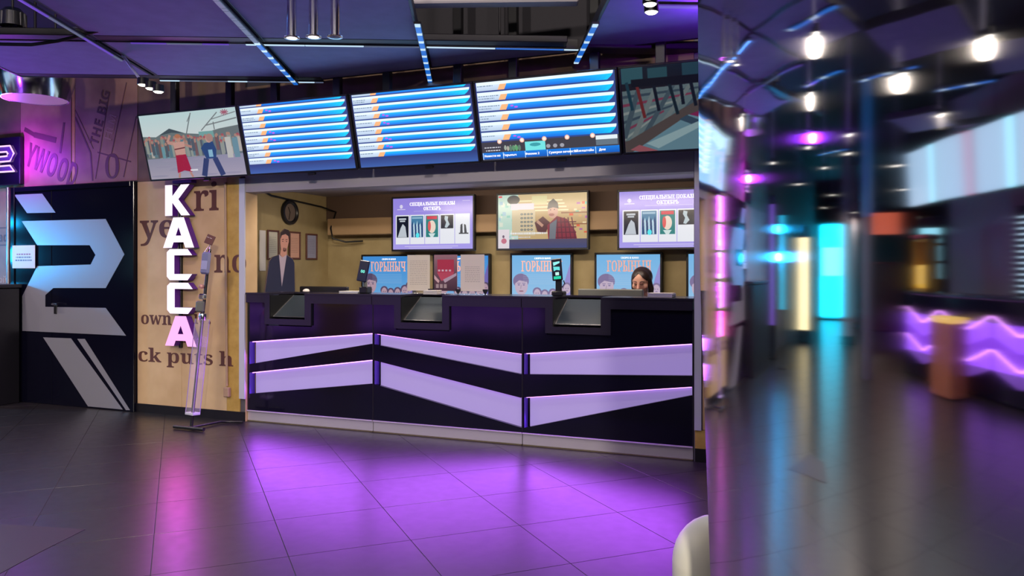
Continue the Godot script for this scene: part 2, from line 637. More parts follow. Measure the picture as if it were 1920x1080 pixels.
func front_wall() -> void:
	var w := struct("wall_front")
	slab("wall_body", Vector3(-30, -0.2, -0.15), Vector3(-5.125, 3.95, -0.012), M["hall dark"], w)
	slab("jamb_lining", Vector3(-5.125, 0, -0.16), Vector3(-5.12, 2.29, 0.0), M["plywood"], w)
	slab("header", Vector3(-5.125, 2.14, -0.15), Vector3(-0.985, 2.40, 0.0), M["soffit"], w)
	slab("header", Vector3(-5.125, 2.40, -0.15), Vector3(-0.985, 3.12, 0.0), M["mural dark"], w)
	slab("header", Vector3(-5.125, 3.12, -0.15), Vector3(-0.985, 3.95, -0.004), M["ceiling black"], w)  # black colour stands for the shade in the open ceiling gap
	slab("wall_body", Vector3(-0.985, -0.2, -0.15), Vector3(4.0, 3.95, -0.012), M["hall dark"], w)
	slab("panel", Vector3(-0.92, 0.24, -0.012), Vector3(0.4, 3.9, 0.0), M["plywood"], w)
	slab("panel", Vector3(-0.975, 0.1, -0.012), Vector3(0.4, 0.235, 0.004), M["ochre strip"], w)
	slab("panel", Vector3(-0.975, 0.0, -0.012), Vector3(0.4, 0.1, 0.002), M["satin black"], w)
	# cladding of the wall that carries the sign
	var p := slab("panel", Vector3(-6.472, 0.085, -0.012), Vector3(-5.90, 2.292, 0.0), M["plywood"], w)
	p = slab("panel", Vector3(-5.897, 0.085, -0.012), Vector3(-5.345, 2.292, 0.0), M["plywood"], w)
	slab("panel", Vector3(-5.342, 0.085, -0.012), Vector3(-5.19, 2.292, 0.0), M["ochre strip"], w)
	slab("panel", Vector3(-6.472, 2.296, -0.012), Vector3(-5.127, 3.9, -0.002), M["mural dark"], w)
	slab("panel", Vector3(-7.34, 2.31, -0.012), Vector3(-6.475, 3.9, 0.0), M["mural"], w)
	slab("panel", Vector3(-7.385, 2.31, -0.012), Vector3(-7.343, 3.9, 0.002), M["ochre strip"], w)
	slab("panel", Vector3(-8.16, 2.31, -0.012), Vector3(-7.40, 3.9, 0.0), M["mural"], w)
	slab("panel", Vector3(-10.5, 2.31, -0.012), Vector3(-8.165, 3.9, 0.0), M["mural dark"], w)
	slab("panel", Vector3(-10.5, 0.0, -0.012), Vector3(-8.29, 2.305, 0.0), M["mural"], w)
	var br: Material = M["print brown"]
	words_on(w, "ri", -5.75, 2.0, 0.26, "Droid Serif", br)
	words_on(w, "ye", -6.44, 1.745, 0.235, "Droid Serif", br, 0.001, 1.25)
	words_on(w, "no", -5.50, 1.405, 0.225, "Droid Serif", br)
	words_on(w, "own", -6.43, 0.885, 0.125, "Droid Serif", br, 0.001, 1.1)
	words_on(w, "it .", -5.75, 0.905, 0.125, "Droid Serif", br)
	words_on(w, "ck puts h", -6.47, 0.515, 0.135, "Droid Serif", br, 0.001, 1.42)
	# faded poster print higher up
	var fd: Material = M["print faded"]
	words_on(w, "YWOOD", -8.13, 2.57, 0.25, "Droid Sans", fd, 0.001, 0.62, -0.36)
	words_on(w, "THE BIG", -6.98, 2.72, 0.12, "Droid Sans", fd, 0.001, 0.9, 1.25)
	words_on(w, "FILM", -6.80, 2.75, 0.10, "Droid Sans", M["print pale"], 0.001, 0.9, 1.25, false)
	words_on(w, "O", -6.93, 2.36, 0.26, "Droid Serif", fd, 0.001, 0.8)
	for l in [[-7.05, 2.35, -6.86, 3.2, 0.012], [-6.83, 2.58, -6.62, 3.3, 0.012], [-6.66, 2.35, -6.49, 2.95, 0.012], [-7.02, 2.62, -6.56, 2.50, 0.014], [-7.34, 3.0, -7.12, 2.62, 0.02], [-7.12, 2.62, -7.09, 2.33, 0.02], [-7.34, 3.08, -7.08, 2.66, 0.008], [-7.95, 2.86, -7.62, 2.78, 0.06], [-8.1, 2.93, -7.95, 2.86, 0.045], [-7.50, 2.96, -7.56, 2.64, 0.03]]:
		var a := Vector2(l[0], l[1])
		var b := Vector2(l[2], l[3])
		var d: Vector2 = (b - a).normalized().orthogonal() * l[4] * 0.5
		part("print_stroke", pr([a + d, b + d, b - d, a - d], 0.0, 0.002), fd, w)
	words_on(w, "ad", -8.52, 1.73, 0.10, "Droid Sans", M["print faded"])
	part("print_stroke", frame_mesh(0.34, 0.2, 0.012, 0, 0.002), fd, w, Vector3(-8.48, 1.78, 0))
	words_on(w, "ой", -8.50, 1.28, 0.07, "Droid Sans", M["print pale"])
	var b1 := slab("baseboard_front", Vector3(-6.48, 0.0, -0.012), Vector3(-5.13, 0.085, 0.008), M["satin black"])
	b1.set_meta("kind", "structure")
	var t := slab("trim_3", Vector3(-5.187, 0.21, -0.012), Vector3(-5.122, 2.27, 0.014), M["white metal"])
	t = slab("trim_4", Vector3(-0.978, 0.235, -0.16), Vector3(-0.928, 2.32, 0.014), M["white metal"])
	# cable trunking with a socket
	var c := thing("cable_conduit", "thin beige cable conduit running down the plywood wall to a small socket", "conduit", Vector3(-5.33, 0, 0))
	part("pipe", tb([Vector3(-0.02, 2.24, 0.012), Vector3(0, 0.32, 0.012)], 0.012), M["trunk beige"], c)
	part("socket", bx(Vector3(0.008, 0.265, 0.02), Vector3(0.065, 0.09, 0.04), 0.006), M["trunk beige"], c)
	single("wall_pipe", "grey vertical pipe on the wall left of the black entrance door", "pipe", tb([Vector3(-8.32, 0.02, 0.02), Vector3(-8.33, 2.31, 0.02)], 0.018), M["aluminium"])

# ------------------------------------------------------------------ ceiling

const G0 := Vector2(-3.817, 1.344)
const E1 := Vector2(0.905, -0.425) * 1.15
const E2 := Vector2(0.425, 0.905) * 1.13
const CTURN := 0.4391

func cell(i: float, j: float) -> Vector2:
	return G0 + E1 * i + E2 * j

func panel(i: int, j: int, label: String, group := "") -> void:
	var g := 0.02
	var a := pv([cell(i + g, j + g), cell(i + 1 - g, j + g), cell(i + 1 - g, j + 1 - g), cell(i + g, j + 1 - g)])
	var cut := Geometry2D.intersect_polygons(a, pv([[-40, 0.27], [10, 0.27], [10, 20], [-40, 20]]))
	if cut.is_empty():
		return
	var flat := Transform3D(Basis(Vector3(1, 0, 0), Vector3(0, 0, 1), Vector3(0, -1, 0)), Vector3.ZERO)
	var at := cell(i + 0.5, j + 0.5)
	var t := thing("ceiling_panel", label, "ceiling panel", Vector3(at.x, 3.04, at.y), 0.0, group)
	var pts := []
	for q in cut[0]:
		pts.append(q - at)
	part("board", pr(pts, -0.05, 0.0, flat), M["ceiling panel"], t)
	var st := mb()
	for k in pts.size():
		var u: Vector2 = pts[k]
		var v: Vector2 = pts[(k + 1) % pts.size()]
		var d := v - u
		box(st, Vector3.ZERO, Vector3(d.length(), 0.07, 0.02), 0.003, Transform3D(Basis(Vector3.UP, -d.angle()), Vector3((u.x + v.x) / 2, 0.03, (u.y + v.y) / 2)))
	part("edge_profile", st.commit(), M["profile"], t)
	if group == "":
		part("hanger", tb([Vector3(0, 0.05, 0), Vector3(0, 0.91, 0)], 0.008), M["profile"], t)

# a strip of light along the grid, from a to b in plan, in alternating pieces
func strip(label: String, a: Vector2, b: Vector2, y: float, wide: float, piece: float, tones: Array, first_grey := 0.0, called := "led_strip", group := "") -> void:
	var d := b - a
	var at := (a + b) * 0.5
	var t := thing(called, label, "light strip", Vector3(at.x, y, at.y), -d.angle(), group)
	var l := d.length()
	part("channel", bx(Vector3(0, 0.011, 0), Vector3(l, 0.016, wide + 0.012), 0.002), M["profile"], t)
	var x := -l / 2
	var k := 0
	var last := ""
	while x < l / 2 - 0.01:
		var tone: String = tones[k % tones.size()]
		var w: float = minf(piece * (0.42 if tone == "led white" and tones.size() == 2 else 1.0), l / 2 - x)
		if x + l / 2 < first_grey:
			tone = "led grey"
		part("led_segment", bx(Vector3(x + w / 2, 0.0, 0), Vector3(w - 0.004, 0.010, wide), 0.002), M[tone], t)
		x += w
		k += 1

func ceiling_grid() -> void:
	panel(-2, -1, "violet lit ceiling panel at far left above the chrome drum lamp")
	panel(-1, -1, "dull grey blue ceiling panel above the first menu screen and three spotlights")
	panel(0, -1, "blue lit ceiling panel between the two dashed light strips above the second menu screen")
	panel(1, -1, "slanting cut blue ceiling panel above the third and fourth menu screens")
	panel(-1, 0, "near violet ceiling panel at top left, left of the chrome tube lamps")
	panel(0, 0, "violet ceiling panel behind the three chrome tube lamps")
	panel(2, 0, "bright purple ceiling panel with spotlights at the right beside the mirrored wall")
	panel(0, 1, "ceiling panel that carries the three chrome tube lamps, near top edge")
	for i in range(-9, 3):
		for j in range(1, 7):
			var c := cell(i + 0.5, j + 0.5)
			if (i * 7 + j * 3) % 4 == 0 and c.x > -12.0 and c.y > 2.4 and not (i == 0 and j == 1):
				panel(i, j, "dark violet ceiling panel over the hall behind the camera, seen in the mirrored wall", "hall ceiling panels")
	# rails between the panel rows
	for r in [[-3.0, 1.9, 0.0, "dark ceiling rail above the menu screens, nearer of two"], [-2.0, 0.2, -1.0, "dark ceiling rail along the far edge of the panels above the first two screens"]]:
		var a := cell(r[0], r[2] + 0.06)
		var b := cell(r[1], r[2] + 0.06)
		var d := b - a
		single("ceiling_rail", r[3], "rail", bx(Vector3.ZERO, Vector3(d.length(), 0.05, 0.12), 0.006), M["profile"], Vector3((a.x + b.x) / 2, 3.062, (a.y + b.y) / 2), Vector3(0, -d.angle(), 0))
	single("ceiling_rail", "dark ceiling rail behind the purple panel beside the mirrored wall", "rail", bx(Vector3.ZERO, Vector3(1.6, 0.06, 0.16), 0.006), M["profile"], Vector3(cell(2.7, 0.0).x, 3.045, cell(2.7, 0.0).y), Vector3(0, CTURN, 0))
	strip("thin bluish white light line along the nearer ceiling rail, above the tube lamps", cell(-0.1, 0.0), cell(0.98, 0.0), 3.024, 0.012, 0.42, ["led white", "led white", "led grey"])
	strip("thin blue light line along the nearer ceiling rail, over the open dark gap", cell(1.02, 0.0), cell(2.3, -0.02), 3.024, 0.012, 0.5, ["led white", "led blue", "led white"])
	strip("thin violet light line along the nearer ceiling rail, at left of the spotlights", cell(-0.8, 0.0), cell(-0.2, 0.0), 3.024, 0.012, 0.25, ["led violet", "led grey"])
	strip("thin whitish light line along the far edge of the ceiling panels", cell(-1.0, -1.0), cell(0.2, -1.0), 3.024, 0.012, 0.4, ["led white", "led grey"])
	strip("dashed blue and white light strip left of centre, with a plain brownish near end", cell(0, 0.95), cell(0, -0.98), 2.998, 0.036, 0.13, ["led white", "led blue"], 0.85)
	strip("dashed blue and white light strip above the third menu screen", cell(1.0, 0.55), cell(1.0, -0.86), 2.998, 0.036, 0.13, ["led white", "led blue"])
	strip("dashed blue and white light strip above the fourth menu screen, rightmost of three", cell(2.0, 0.60), cell(2.0, -0.26), 2.998, 0.036, 0.13, ["led white", "led blue"])
	strip("thin violet light strip between the open gap and the near left panel", cell(-1.0, 0.98), cell(-1.0, -0.35), 2.998, 0.018, 0.45, ["led violet", "led grey"])
	for q in [[0.0, 0.95, -0.98], [1.0, 0.55, -0.86], [2.0, 0.60, -0.26]]:
		var c := cell(q[0], (q[1] + q[2]) * 0.5)
		var sl := area("led_strip_light", Vector3(c.x, 2.988, c.y), Vector2(0.03, E2.length() * (q[1] - q[2])), Color(0.3, 0.6, 1.0), 0.10)
		sl.rotation = Vector3(-PI / 2, CTURN, 0)
	# unseen violet light bar above the view, placed to light the right panel
	var va := cell(2.25, 1.0)
	var vb := cell(2.95, 1.0)
	strip("unseen violet light bar, out of view, placed to light the right ceiling panel", va, vb, 2.97, 0.05, 0.4, ["led violet"], 0.0, "unseen_violet_bar")
	omni("unseen_violet_bar_light", Vector3((va.x + vb.x) * 0.5, 2.90, (va.y + vb.y) * 0.5), Color(0.6, 0.2, 1.0), 0.6, 0.06)
	var wa := cell(-2.75, 0.1)  # second unseen bar, out of view, placed to light the left ceiling panel
	var wb := cell(-2.25, 0.1)
	strip("unseen violet light bar, out of view, placed to light the left ceiling panel", wa, wb, 2.78, 0.05, 0.3, ["led violet"], 0.0, "unseen_violet_bar")
	single("unseen_bar_rod", "thin rod that carries the unseen left violet light bar, out of the view", "rod", tb([Vector3((wa.x + wb.x) * 0.5, 2.80, (wa.y + wb.y) * 0.5), Vector3((wa.x + wb.x) * 0.5, 3.95, (wa.y + wb.y) * 0.5)], 0.008), M["profile"])
	omni("unseen_violet_bar_light", Vector3((wa.x + wb.x) * 0.5, 2.74, (wa.y + wb.y) * 0.5), Color(0.6, 0.2, 1.0), 0.8, 0.06)
	# services in the open gap
	var sm := thing("small_lamp", "small ribbed chrome lamp in the open gap at the top left corner", "lamp", Vector3(-5.37, 3.12, 2.09))
	part("shade", lathe([[0.075, 0.0], [0.085, 0.004], [0.08, 0.1], [0.05, 0.13], [0.0, 0.135]], 24), M["chrome"], sm)
	for k in 12:
		part("rib", bx(Vector3(0.084 * cos(TAU * k / 12.0), 0.05, 0.084 * sin(TAU * k / 12.0)), Vector3(0.006, 0.09, 0.006)), M["aluminium"], sm)
	part("rod", tb([Vector3(0, 0.13, 0), Vector3(0, 0.83, 0)], 0.008), M["profile"], sm)
	single("air_duct", "grey metal duct crossing the open dark gap in the ceiling", "duct", bx(Vector3.ZERO, Vector3(1.5, 0.07, 0.12), 0.01), M["soffit"], Vector3(-2.35, 3.27, 0.98), Vector3(0, 0.35, 0.0))
	single("ceiling_cable", "black cable sagging below the ceiling at top left", "cable", tb([Vector3(-5.445, 2.969, 2.282), Vector3(-5.31, 2.958, 2.227), Vector3(-5.107, 2.954, 2.144), Vector3(-4.938, 2.98, 2.075), Vector3(-4.803, 3.016, 2.019), Vector3(-4.684, 3.049, 1.971)], 0.012), M["black plastic"])
	# hanging lamps
	var tl := [[-2.857, 2.247, 2.722, true, "leftmost"], [-2.743, 2.201, 2.727, true, "middle"], [-2.631, 2.155, 2.727, false, "rightmost, unlit"]]
	for q in tl:
		var t := thing("tube_lamp", "slim chrome tube lamp hanging from the ceiling, %s of three" % q[4], "lamp", Vector3(q[0], q[2], q[1]), 0.0, "chrome tube lamps")
		part("tube", lathe([[0.0268, 0.006], [0.0268, 0.33]], 24), M["chrome"], t)
		part("flange", lathe([[0.030, 0.0], [0.045, 0.001], [0.046, 0.005], [0.0268, 0.009]], 24), M["chrome"], t)
		part("lens", lathe([[0.0, -0.001], [0.030, 0.0005]], 20), M["spot face"] if q[3] else M["black plastic"], t)
		if q[3]:
			spot("tube_lamp_light", Vector3(q[0], q[2] - 0.02, q[1]), Vector3(q[0], 0, q[1]), Color(1, 0.95, 0.88), 0.7, 40.0, 0.03)
	var bl := thing("drum_lamp", "big chrome drum lamp with a pale round diffuser, hanging at upper left", "lamp", Vector3(-6.72, 2.955, 0.91))
	part("shade", lathe([[0.262, 0.0], [0.27, 0.0], [0.32, 0.16], [0.33, 0.34], [0.30, 0.42], [0.05, 0.46]], 40), M["chrome"], bl)
	part("diffuser", lathe([[0.0, 0.002], [0.262, 0.004]], 40), glow("drum diffuser", Color(0.85, 0.62, 0.85), 0.28), bl)
	part("rod", tb([Vector3(0, 0.45, 0), Vector3(0, 0.99, 0)], 0.012), M["profile"], bl)
	spots_cluster(Vector3(-4.79, 2.776, 1.418), "three bright spotlights on a slanted rod in front of the first menu screen", [Vector3(-0.06, 0.033, 0.02), Vector3(-0.005, 0.005, 0.0), Vector3(0.05, -0.02, -0.02)], Vector3(-0.218, 0.262, 0.064), 1.6, "")
	spots_cluster(Vector3(-0.955, 2.86, 1.58), "three bright spotlights below the purple ceiling panel at right", [Vector3(-0.012, -0.005, -0.06), Vector3(0.0, 0.01, 0.03), Vector3(0.012, 0.02, 0.12)], Vector3(0, 0.18, 0.03), 1.5, "")

func spots_cluster(at: Vector3, label: String, heads: Array, rod: Vector3, e: float, group: String) -> void:
	var t := thing("spotlight_cluster", label, "spotlight", at, 0.0, group)
	part("rod", tb([Vector3.ZERO + heads[0] * 0.8, rod], 0.011), M["white metal"], t)
	for h in heads:
		part("lamp_head", lathe([[0.038, 0.0], [0.042, 0.004], [0.040, 0.05], [0.0, 0.055]], 18), M["satin black"], t, h)
		part("lens", lathe([[0.0, -0.012], [0.026, -0.008], [0.036, 0.0]], 18), M["spot face"], t, h)
	spot("spotlight_cluster_light", at + Vector3(0, -0.06, 0), at + Vector3(0, -3, 0), Color(1.0, 0.94, 0.86), e, 82.0, 0.07)

func mirror_wall() -> void:
	var c := Vector2(2.519, 1.632)
	var rad := 3.4
	var a0 := deg_to_rad(149.23)
	var t := thing("mirrored_wall", "tall curved wall of polished metal, reflecting the hall, filling the right of the view", "mirror wall", Vector3(-0.402, 0, 3.371))
	var o := Vector3(-0.402, 0, 3.371)
	var st := mb()
	var sd := mb()
	var nu := 240
	var nv := 24
	var top := 3.03
	var gridp := []
	var gridn := []
	for v in nv + 1:
		var y := top * v / nv
		var s0 := -0.012 + 0.09 * maxf(0.0, 1.41 - y) - 0.02 * maxf(0.0, y - 1.41)
		var rp := []
		var rn := []
		for u in nu + 1:
			var s := lerpf(s0, 2.95, float(u) / nu)
			var a := a0 - s / rad
			# the sheet is slightly rippled: shallow upright waves 16 cm apart
			var an := a - 0.003 * cos(TAU * s / 0.16) - 0.003 * cos(TAU * s / 0.37)
			rn.append(Vector3(cos(an), 0, sin(an)))
			var rr := rad + 0.003 * 0.16 / TAU * sin(TAU * s / 0.16) + 0.003 * 0.37 / TAU * sin(TAU * s / 0.37)
			rp.append(Vector3(c.x + rr * cos(a), y, c.y + rr * sin(a)) - o)
		gridp.append(rp)
		gridn.append(rn)
	for v in nv:
		for u in nu:
			var ids := [[v, u], [v, u + 1], [v + 1, u + 1], [v, u], [v + 1, u + 1], [v + 1, u]]
			var p0: Vector3 = gridp[v][u]
			if (gridp[v][u + 1] - p0).cross(gridp[v + 1][u + 1] - p0).dot(gridn[v][u]) > 0.0:
				ids = [[v, u], [v + 1, u + 1], [v, u + 1], [v, u], [v + 1, u], [v + 1, u + 1]]
			for q in ids:
				st.set_normal(gridn[q[0]][q[1]])
				st.set_uv(Vector2(float(q[1]) / nu, 1.0 - float(q[0]) / nv))
				st.add_vertex(gridp[q[0]][q[1]])
		for u in [0, nu]:
			var e0: Vector3 = gridp[v][u]
			var e1: Vector3 = gridp[v + 1][u]
			var b0: Vector3 = e0 - gridn[v][u] * 0.1
			var b1: Vector3 = e1 - gridn[v + 1][u] * 0.1
			var tn: Vector3 = Vector3(gridn[v][u].z, 0, -gridn[v][u].x)
			if tn.dot(gridp[v][1] - gridp[v][0]) > 0.0:
				tn = -tn
			quad(sd, e0, b0, b1, e1, tn if u == 0 else -tn)
	for u in nu:
		var q := [gridp[nv][u], gridp[nv][u + 1]]
		quad(sd, q[0], q[1], q[1] - gridn[nv][u + 1] * 0.1, q[0] - gridn[nv][u] * 0.1, Vector3.UP)
		for v in [0, nv - 1]:
			pass
		quad(sd, gridp[0][u] - gridn[0][u] * 0.1, gridp[0][u + 1] - gridn[0][u + 1] * 0.1, gridp[nv][u + 1] - gridn[nv][u + 1] * 0.1, gridp[nv][u] - gridn[nv][u] * 0.1, -gridn[0][u])
	part("polished_face", st.commit(), M["mirror"], t)
	part("backing", sd.commit(), M["mirror edge"], t)
	var bin := thing("waste_bin", "round cream white bin with a domed top behind the edge of the mirrored wall", "bin", Vector3(-0.411, 0, 2.974))
	part("body", lathe([[0.0, 0.0], [0.14, 0.0], [0.155, 0.02], [0.157, 0.346]], 36), M["cream"], bin)
	var dome := []
	for k in 9:
		var a := PI / 2 * k / 8.0
		dome.append([0.157 * cos(a) + 0.0001, 0.345 + 0.17 * sin(a)])
	part("lid", lathe(dome, 36), M["cream"], bin)

# ------------------------------------------------------------------ entrance door and the emblem

const TWO := [[-8.1, 1.938], [-6.871, 1.931], [-6.615, 1.571], [-6.871, 1.231], [-7.622, 1.225], [-7.741, 1.15], [-7.741, 1.026], [-6.871, 1.03], [-6.593, 0.757], [-8.091, 0.762], [-8.091, 1.135], [-7.862, 1.455], [-7.08, 1.47], [-7.013, 1.568], [-7.095, 1.668], [-7.862, 1.677]]

func entrance_door() -> void:
	var d := struct("door_1")
	for q in [[-8.20, -7.652], [-7.646, -6.53]]:
		var leaf := part("door_leaf", bx(Vector3((q[0] + q[1]) / 2, 1.125, 0.012), Vector3(q[1] - q[0], 2.25, 0.036), 0.004), M["door black"], d)
		leaf.name = "door_leaf"
	var st := mb()
	box(st, Vector3(-8.235, 1.15, 0.012), Vector3(0.06, 2.30, 0.06), 0.004)
	box(st, Vector3(-6.505, 1.15, 0.012), Vector3(0.05, 2.30, 0.06), 0.004)
	box(st, Vector3(-7.37, 2.275, 0.012), Vector3(1.68, 0.05, 0.06), 0.004)
	part("door_frame", st.commit(), M["door black"], d)
	for e in [TWO, [[-8.216, 2.225], [-7.789, 2.222], [-7.59, 2.016], [-8.017, 2.022]], [[-7.773, 0.703], [-7.363, 0.705], [-6.637, 0.015], [-7.118, 0.016]], [[-7.271, 0.703], [-7.164, 0.706], [-6.540, 0.016], [-6.593, 0.012]]]:
		part("emblem", pr(e, 0.029, 0.032), M["foil"], d)
	part("handle", tb([Vector3(-7.58, 1.06, 0.03), Vector3(-7.58, 1.06, 0.075), Vector3(-7.50, 1.055, 0.08)], 0.012), M["chrome"], d)
	part("lock", bx(Vector3(-7.585, 1.0, 0.035), Vector3(0.04, 0.09, 0.012), 0.003), M["satin black"], d)
	var im := canvas(128, 96, c8(206, 206, 216))
	for k in 3:
		dashes(im, 24 - k * 4, 34 + k * 13, 80 + k * 8, 6, c8(150, 90, 110) if k == 0 else c8(92, 92, 112))
	single("paper_notice", "white paper notice taped to the black entrance door", "notice", bx(Vector3.ZERO, Vector3(0.35, 0.245, 0.002)), M["paper"], Vector3(-8.05, 1.555, 0.046))
	part("print", sheet(0.34, 0.236, 0.0016), printed("notice print", im), get_node("paper_notice"))
	# projecting sign with the neon emblem
	var s := thing("neon_sign", "black sign box with a glowing violet neon emblem above the entrance", "neon sign", Vector3(-8.49, 2.59, 0.03))
	part("sign_box", bx(Vector3(0, 0, 0), Vector3(0.78, 0.52, 0.05), 0.008), M["gloss black"], s)
	var pts := []
	var k := 0.235
	for q in TWO:
		pts.append(Vector3((q[0] + 7.36) * k + 0.145, (q[1] - 1.34) * k + 0.02, 0.04))
	pts.append(pts[0])
	part("neon_tube", tb(pts, 0.0085), M["neon"], s)
	var face := []
	for q in TWO:
		face.append([(q[0] + 7.36) * k + 0.145, (q[1] - 1.34) * k + 0.02])
	part("emblem", pr(face, 0.025, 0.029), glow("emblem halo", Color(0.30, 0.16, 0.55), 0.4, c8(60, 40, 90)), s)  # violet halo of the tube put in as a faint glow
	# dark desk in front of the door's left side
	var ca := thing("cabinet", "low black cabinet at the left edge beside the entrance door", "cabinet", Vector3(-8.83, 0, 0.27))
	part("body", bx(Vector3(0, 0.61, 0), Vector3(1.5, 1.22, 0.4), 0.006), M["satin black"], ca)
	part("top", bx(Vector3(0, 1.245, 0), Vector3(1.54, 0.04, 0.44), 0.006), M["satin black"], ca)

# ------------------------------------------------------------------ the counter

# corner points of the six lit bands: top left, top right, bottom right, bottom left
const BANDS := [
	[Vector2(-5.10, 0.743), Vector2(-3.766, 0.862), Vector2(-3.766, 0.770), Vector2(-5.10, 0.533)],
	[Vector2(-3.738, 0.860), Vector2(-2.366, 0.738), Vector2(-2.366, 0.575), Vector2(-3.738, 0.767)],
	[Vector2(-2.338, 0.742), Vector2(-1.006, 0.866), Vector2(-1.006, 0.630), Vector2(-2.338, 0.575)],
	[Vector2(-5.10, 0.453), Vector2(-3.766, 0.629), Vector2(-3.766, 0.422), Vector2(-5.10, 0.256)],
	[Vector2(-3.738, 0.626), Vector2(-2.366, 0.384), Vector2(-2.366, 0.144), Vector2(-3.738, 0.420)],
	[Vector2(-2.338, 0.388), Vector2(-1.006, 0.547), Vector2(-1.006, 0.484), Vector2(-2.338, 0.144)],
]

func counter() -> void:
	var t := thing("ticket_counter", "long black ticket counter with two zigzag rows of lit violet bands", "counter", Vector3(-3.05, 0, 0))
	var o := Vector2(-3.05, 0)
	var segs := [[-5.122, -3.75], [-3.75, -2.352], [-2.352, -0.99]]
	var niches := [[-4.903, -4.848, -4.456, -4.386], [-3.526, -3.463, -3.064, -2.999], [-2.149, -2.087, -1.691, -1.615]]
	var gl: Material = M["gloss black"]
	for k in 3:
		var x0: float = segs[k][0] + 0.003
		var x1: float = segs[k][1] - 0.003
		var n: Array = niches[k]
		var up: Array = BANDS[k]
		var lo: Array = BANDS[k + 3]
		var sh := func(a: Array) -> Array:
			var r := []
			for q in a:
				r.append((q if q is Vector2 else Vector2(q[0], q[1])) - o)
			return r
		part("top_rail", pr(sh.call([[x0, 1.185], [n[1], 1.185], [n[1], 0.965], [n[2], 0.965], [n[2], 1.185], [x1, 1.185], [x1, 1.112], [n[3], 1.112], [n[3], 0.912], [n[0], 0.912], [n[0], 1.112], [x0, 1.112]]), -0.06, 0.0), M["counter rail"], t)
		part("front_panel", pr(sh.call([[x0, 1.115], [n[0] + 0.005, 1.115], [n[0] + 0.005, 0.90], [n[3] - 0.005, 0.90], [n[3] - 0.005, 1.115], [x1, 1.115], [x1, up[1].y], up[1], up[0], [x0, up[0].y]]), -0.055, -0.022), gl, t)
		part("front_panel", pr(sh.call([[x0, up[3].y], up[3], up[2], [x1, up[2].y], [x1, lo[1].y], lo[1], lo[0], [x0, lo[0].y]]), -0.055, -0.022), gl, t)
		part("front_panel", pr(sh.call([[x0, lo[3].y], lo[3], lo[2], [x1, lo[2].y], [x1, 0.10], [x0, 0.10]]), -0.055, -0.022), gl, t)
		# kick plate
		part("kick_plate", bx(Vector3((x0 + x1) / 2 - o.x, 0.052, -0.03), Vector3(x1 - x0, 0.085, 0.012), 0.002), M["brushed steel"], t)
		part("kick_trim", bx(Vector3((x0 + x1) / 2 - o.x, 0.099, -0.018), Vector3(x1 - x0, 0.012, 0.02), 0.002), M["soffit"], t)
		part("kick_base", bx(Vector3((x0 + x1) / 2 - o.x, 0.005, -0.028), Vector3(x1 - x0, 0.012, 0.02), 0.002), M["kick base"], t)
		# the recesses behind the bands
		for b in [up, lo]:
			part("lit_band", pr(sh.call([b[0] + Vector2(0.03, 0.02), b[1] + Vector2(0, 0.02), b[2] - Vector2(0, 0.02), b[3] + Vector2(0.03, -0.02)]), -0.09, -0.082), M["band back"], t)
			var d: Vector2 = b[1] - b[0]
			var m: Vector2 = (b[0] + b[1]) * 0.5 - o
			part("led_strip", bx(Vector3.ZERO, Vector3(d.length() - 0.01, 0.012, 0.012), 0.002), M["band led"], t, Vector3(m.x, m.y - 0.003, -0.066), Vector3(0, 0, d.angle()))
			part("recess_side", bx(Vector3(b[0].x + 0.004 - o.x, (b[0].y + b[3].y) / 2, -0.06), Vector3(0.006, b[0].y - b[3].y + 0.02, 0.07)), M["band side"], t)
		# the pay niche: dark cheeks and a sloping tray
		var st := mb()
		box(st, Vector3(n[1] + 0.002 - o.x, 1.07, -0.2), Vector3(0.008, 0.22, 0.38))
		box(st, Vector3(n[2] - 0.002 - o.x, 1.07, -0.2), Vector3(0.008, 0.22, 0.38))
		box(st, Vector3((n[1] + n[2]) / 2 - o.x, 0.955, -0.2), Vector3(n[2] - n[1], 0.012, 0.38))
		part("niche", st.commit(), M["black plastic"], t)
		var w: float = n[2] - n[1] - 0.02
		part("pay_tray", bx(Vector3.ZERO, Vector3(w, 0.004, 0.36)), M["tray steel"], t, Vector3((n[1] + n[2]) / 2 - o.x, 1.075, -0.195), Vector3(deg_to_rad(32), 0, 0))
		var fr := mb()
		box(fr, Vector3(-w / 2, 0.004, 0), Vector3(0.005, 0.004, 0.36))
		box(fr, Vector3(0, 0.004, 0.178), Vector3(w, 0.004, 0.005))
		part("tray_edge", fr.commit(), M["aluminium"], t, Vector3((n[1] + n[2]) / 2 - o.x, 1.075, -0.195), Vector3(deg_to_rad(32), 0, 0))
	for x in [-5.112, -3.75, -2.352, -0.994]:
		part("divider", bx(Vector3(x - o.x, 0.61, -0.045), Vector3(0.010, 1.02, 0.05), 0.001), M["satin black"], t)
	# worktop with notches at the niches
	var flat := Transform3D(Basis(Vector3(1, 0, 0), Vector3(0, 0, 1), Vector3(0, -1, 0)), Vector3.ZERO)
	var top := [[-5.122 - o.x, 0.004]]
	for n in niches:
		top += [[n[1] - o.x, 0.004], [n[1] - o.x, -0.36], [n[2] - o.x, -0.36], [n[2] - o.x, 0.004]]
	top += [[-0.99 - o.x, 0.004], [-0.99 - o.x, -0.48], [-5.122 - o.x, -0.48]]
	part("worktop", pr(top, -1.203, -1.186, flat), M["counter rail"], t)
	part("back_board", bx(Vector3(0, 0.6, -0.47), Vector3(4.12, 1.17, 0.018)), M["satin black"], t)
	# work desk of the cashiers
	var dk := thing("work_desk", "low work desk behind the ticket counter", "desk", Vector3(-3.05, 0, -0.70))
	part("desktop", bx(Vector3(0, 0.86, 0), Vector3(4.1, 0.03, 0.42), 0.004), M["soffit"], dk)
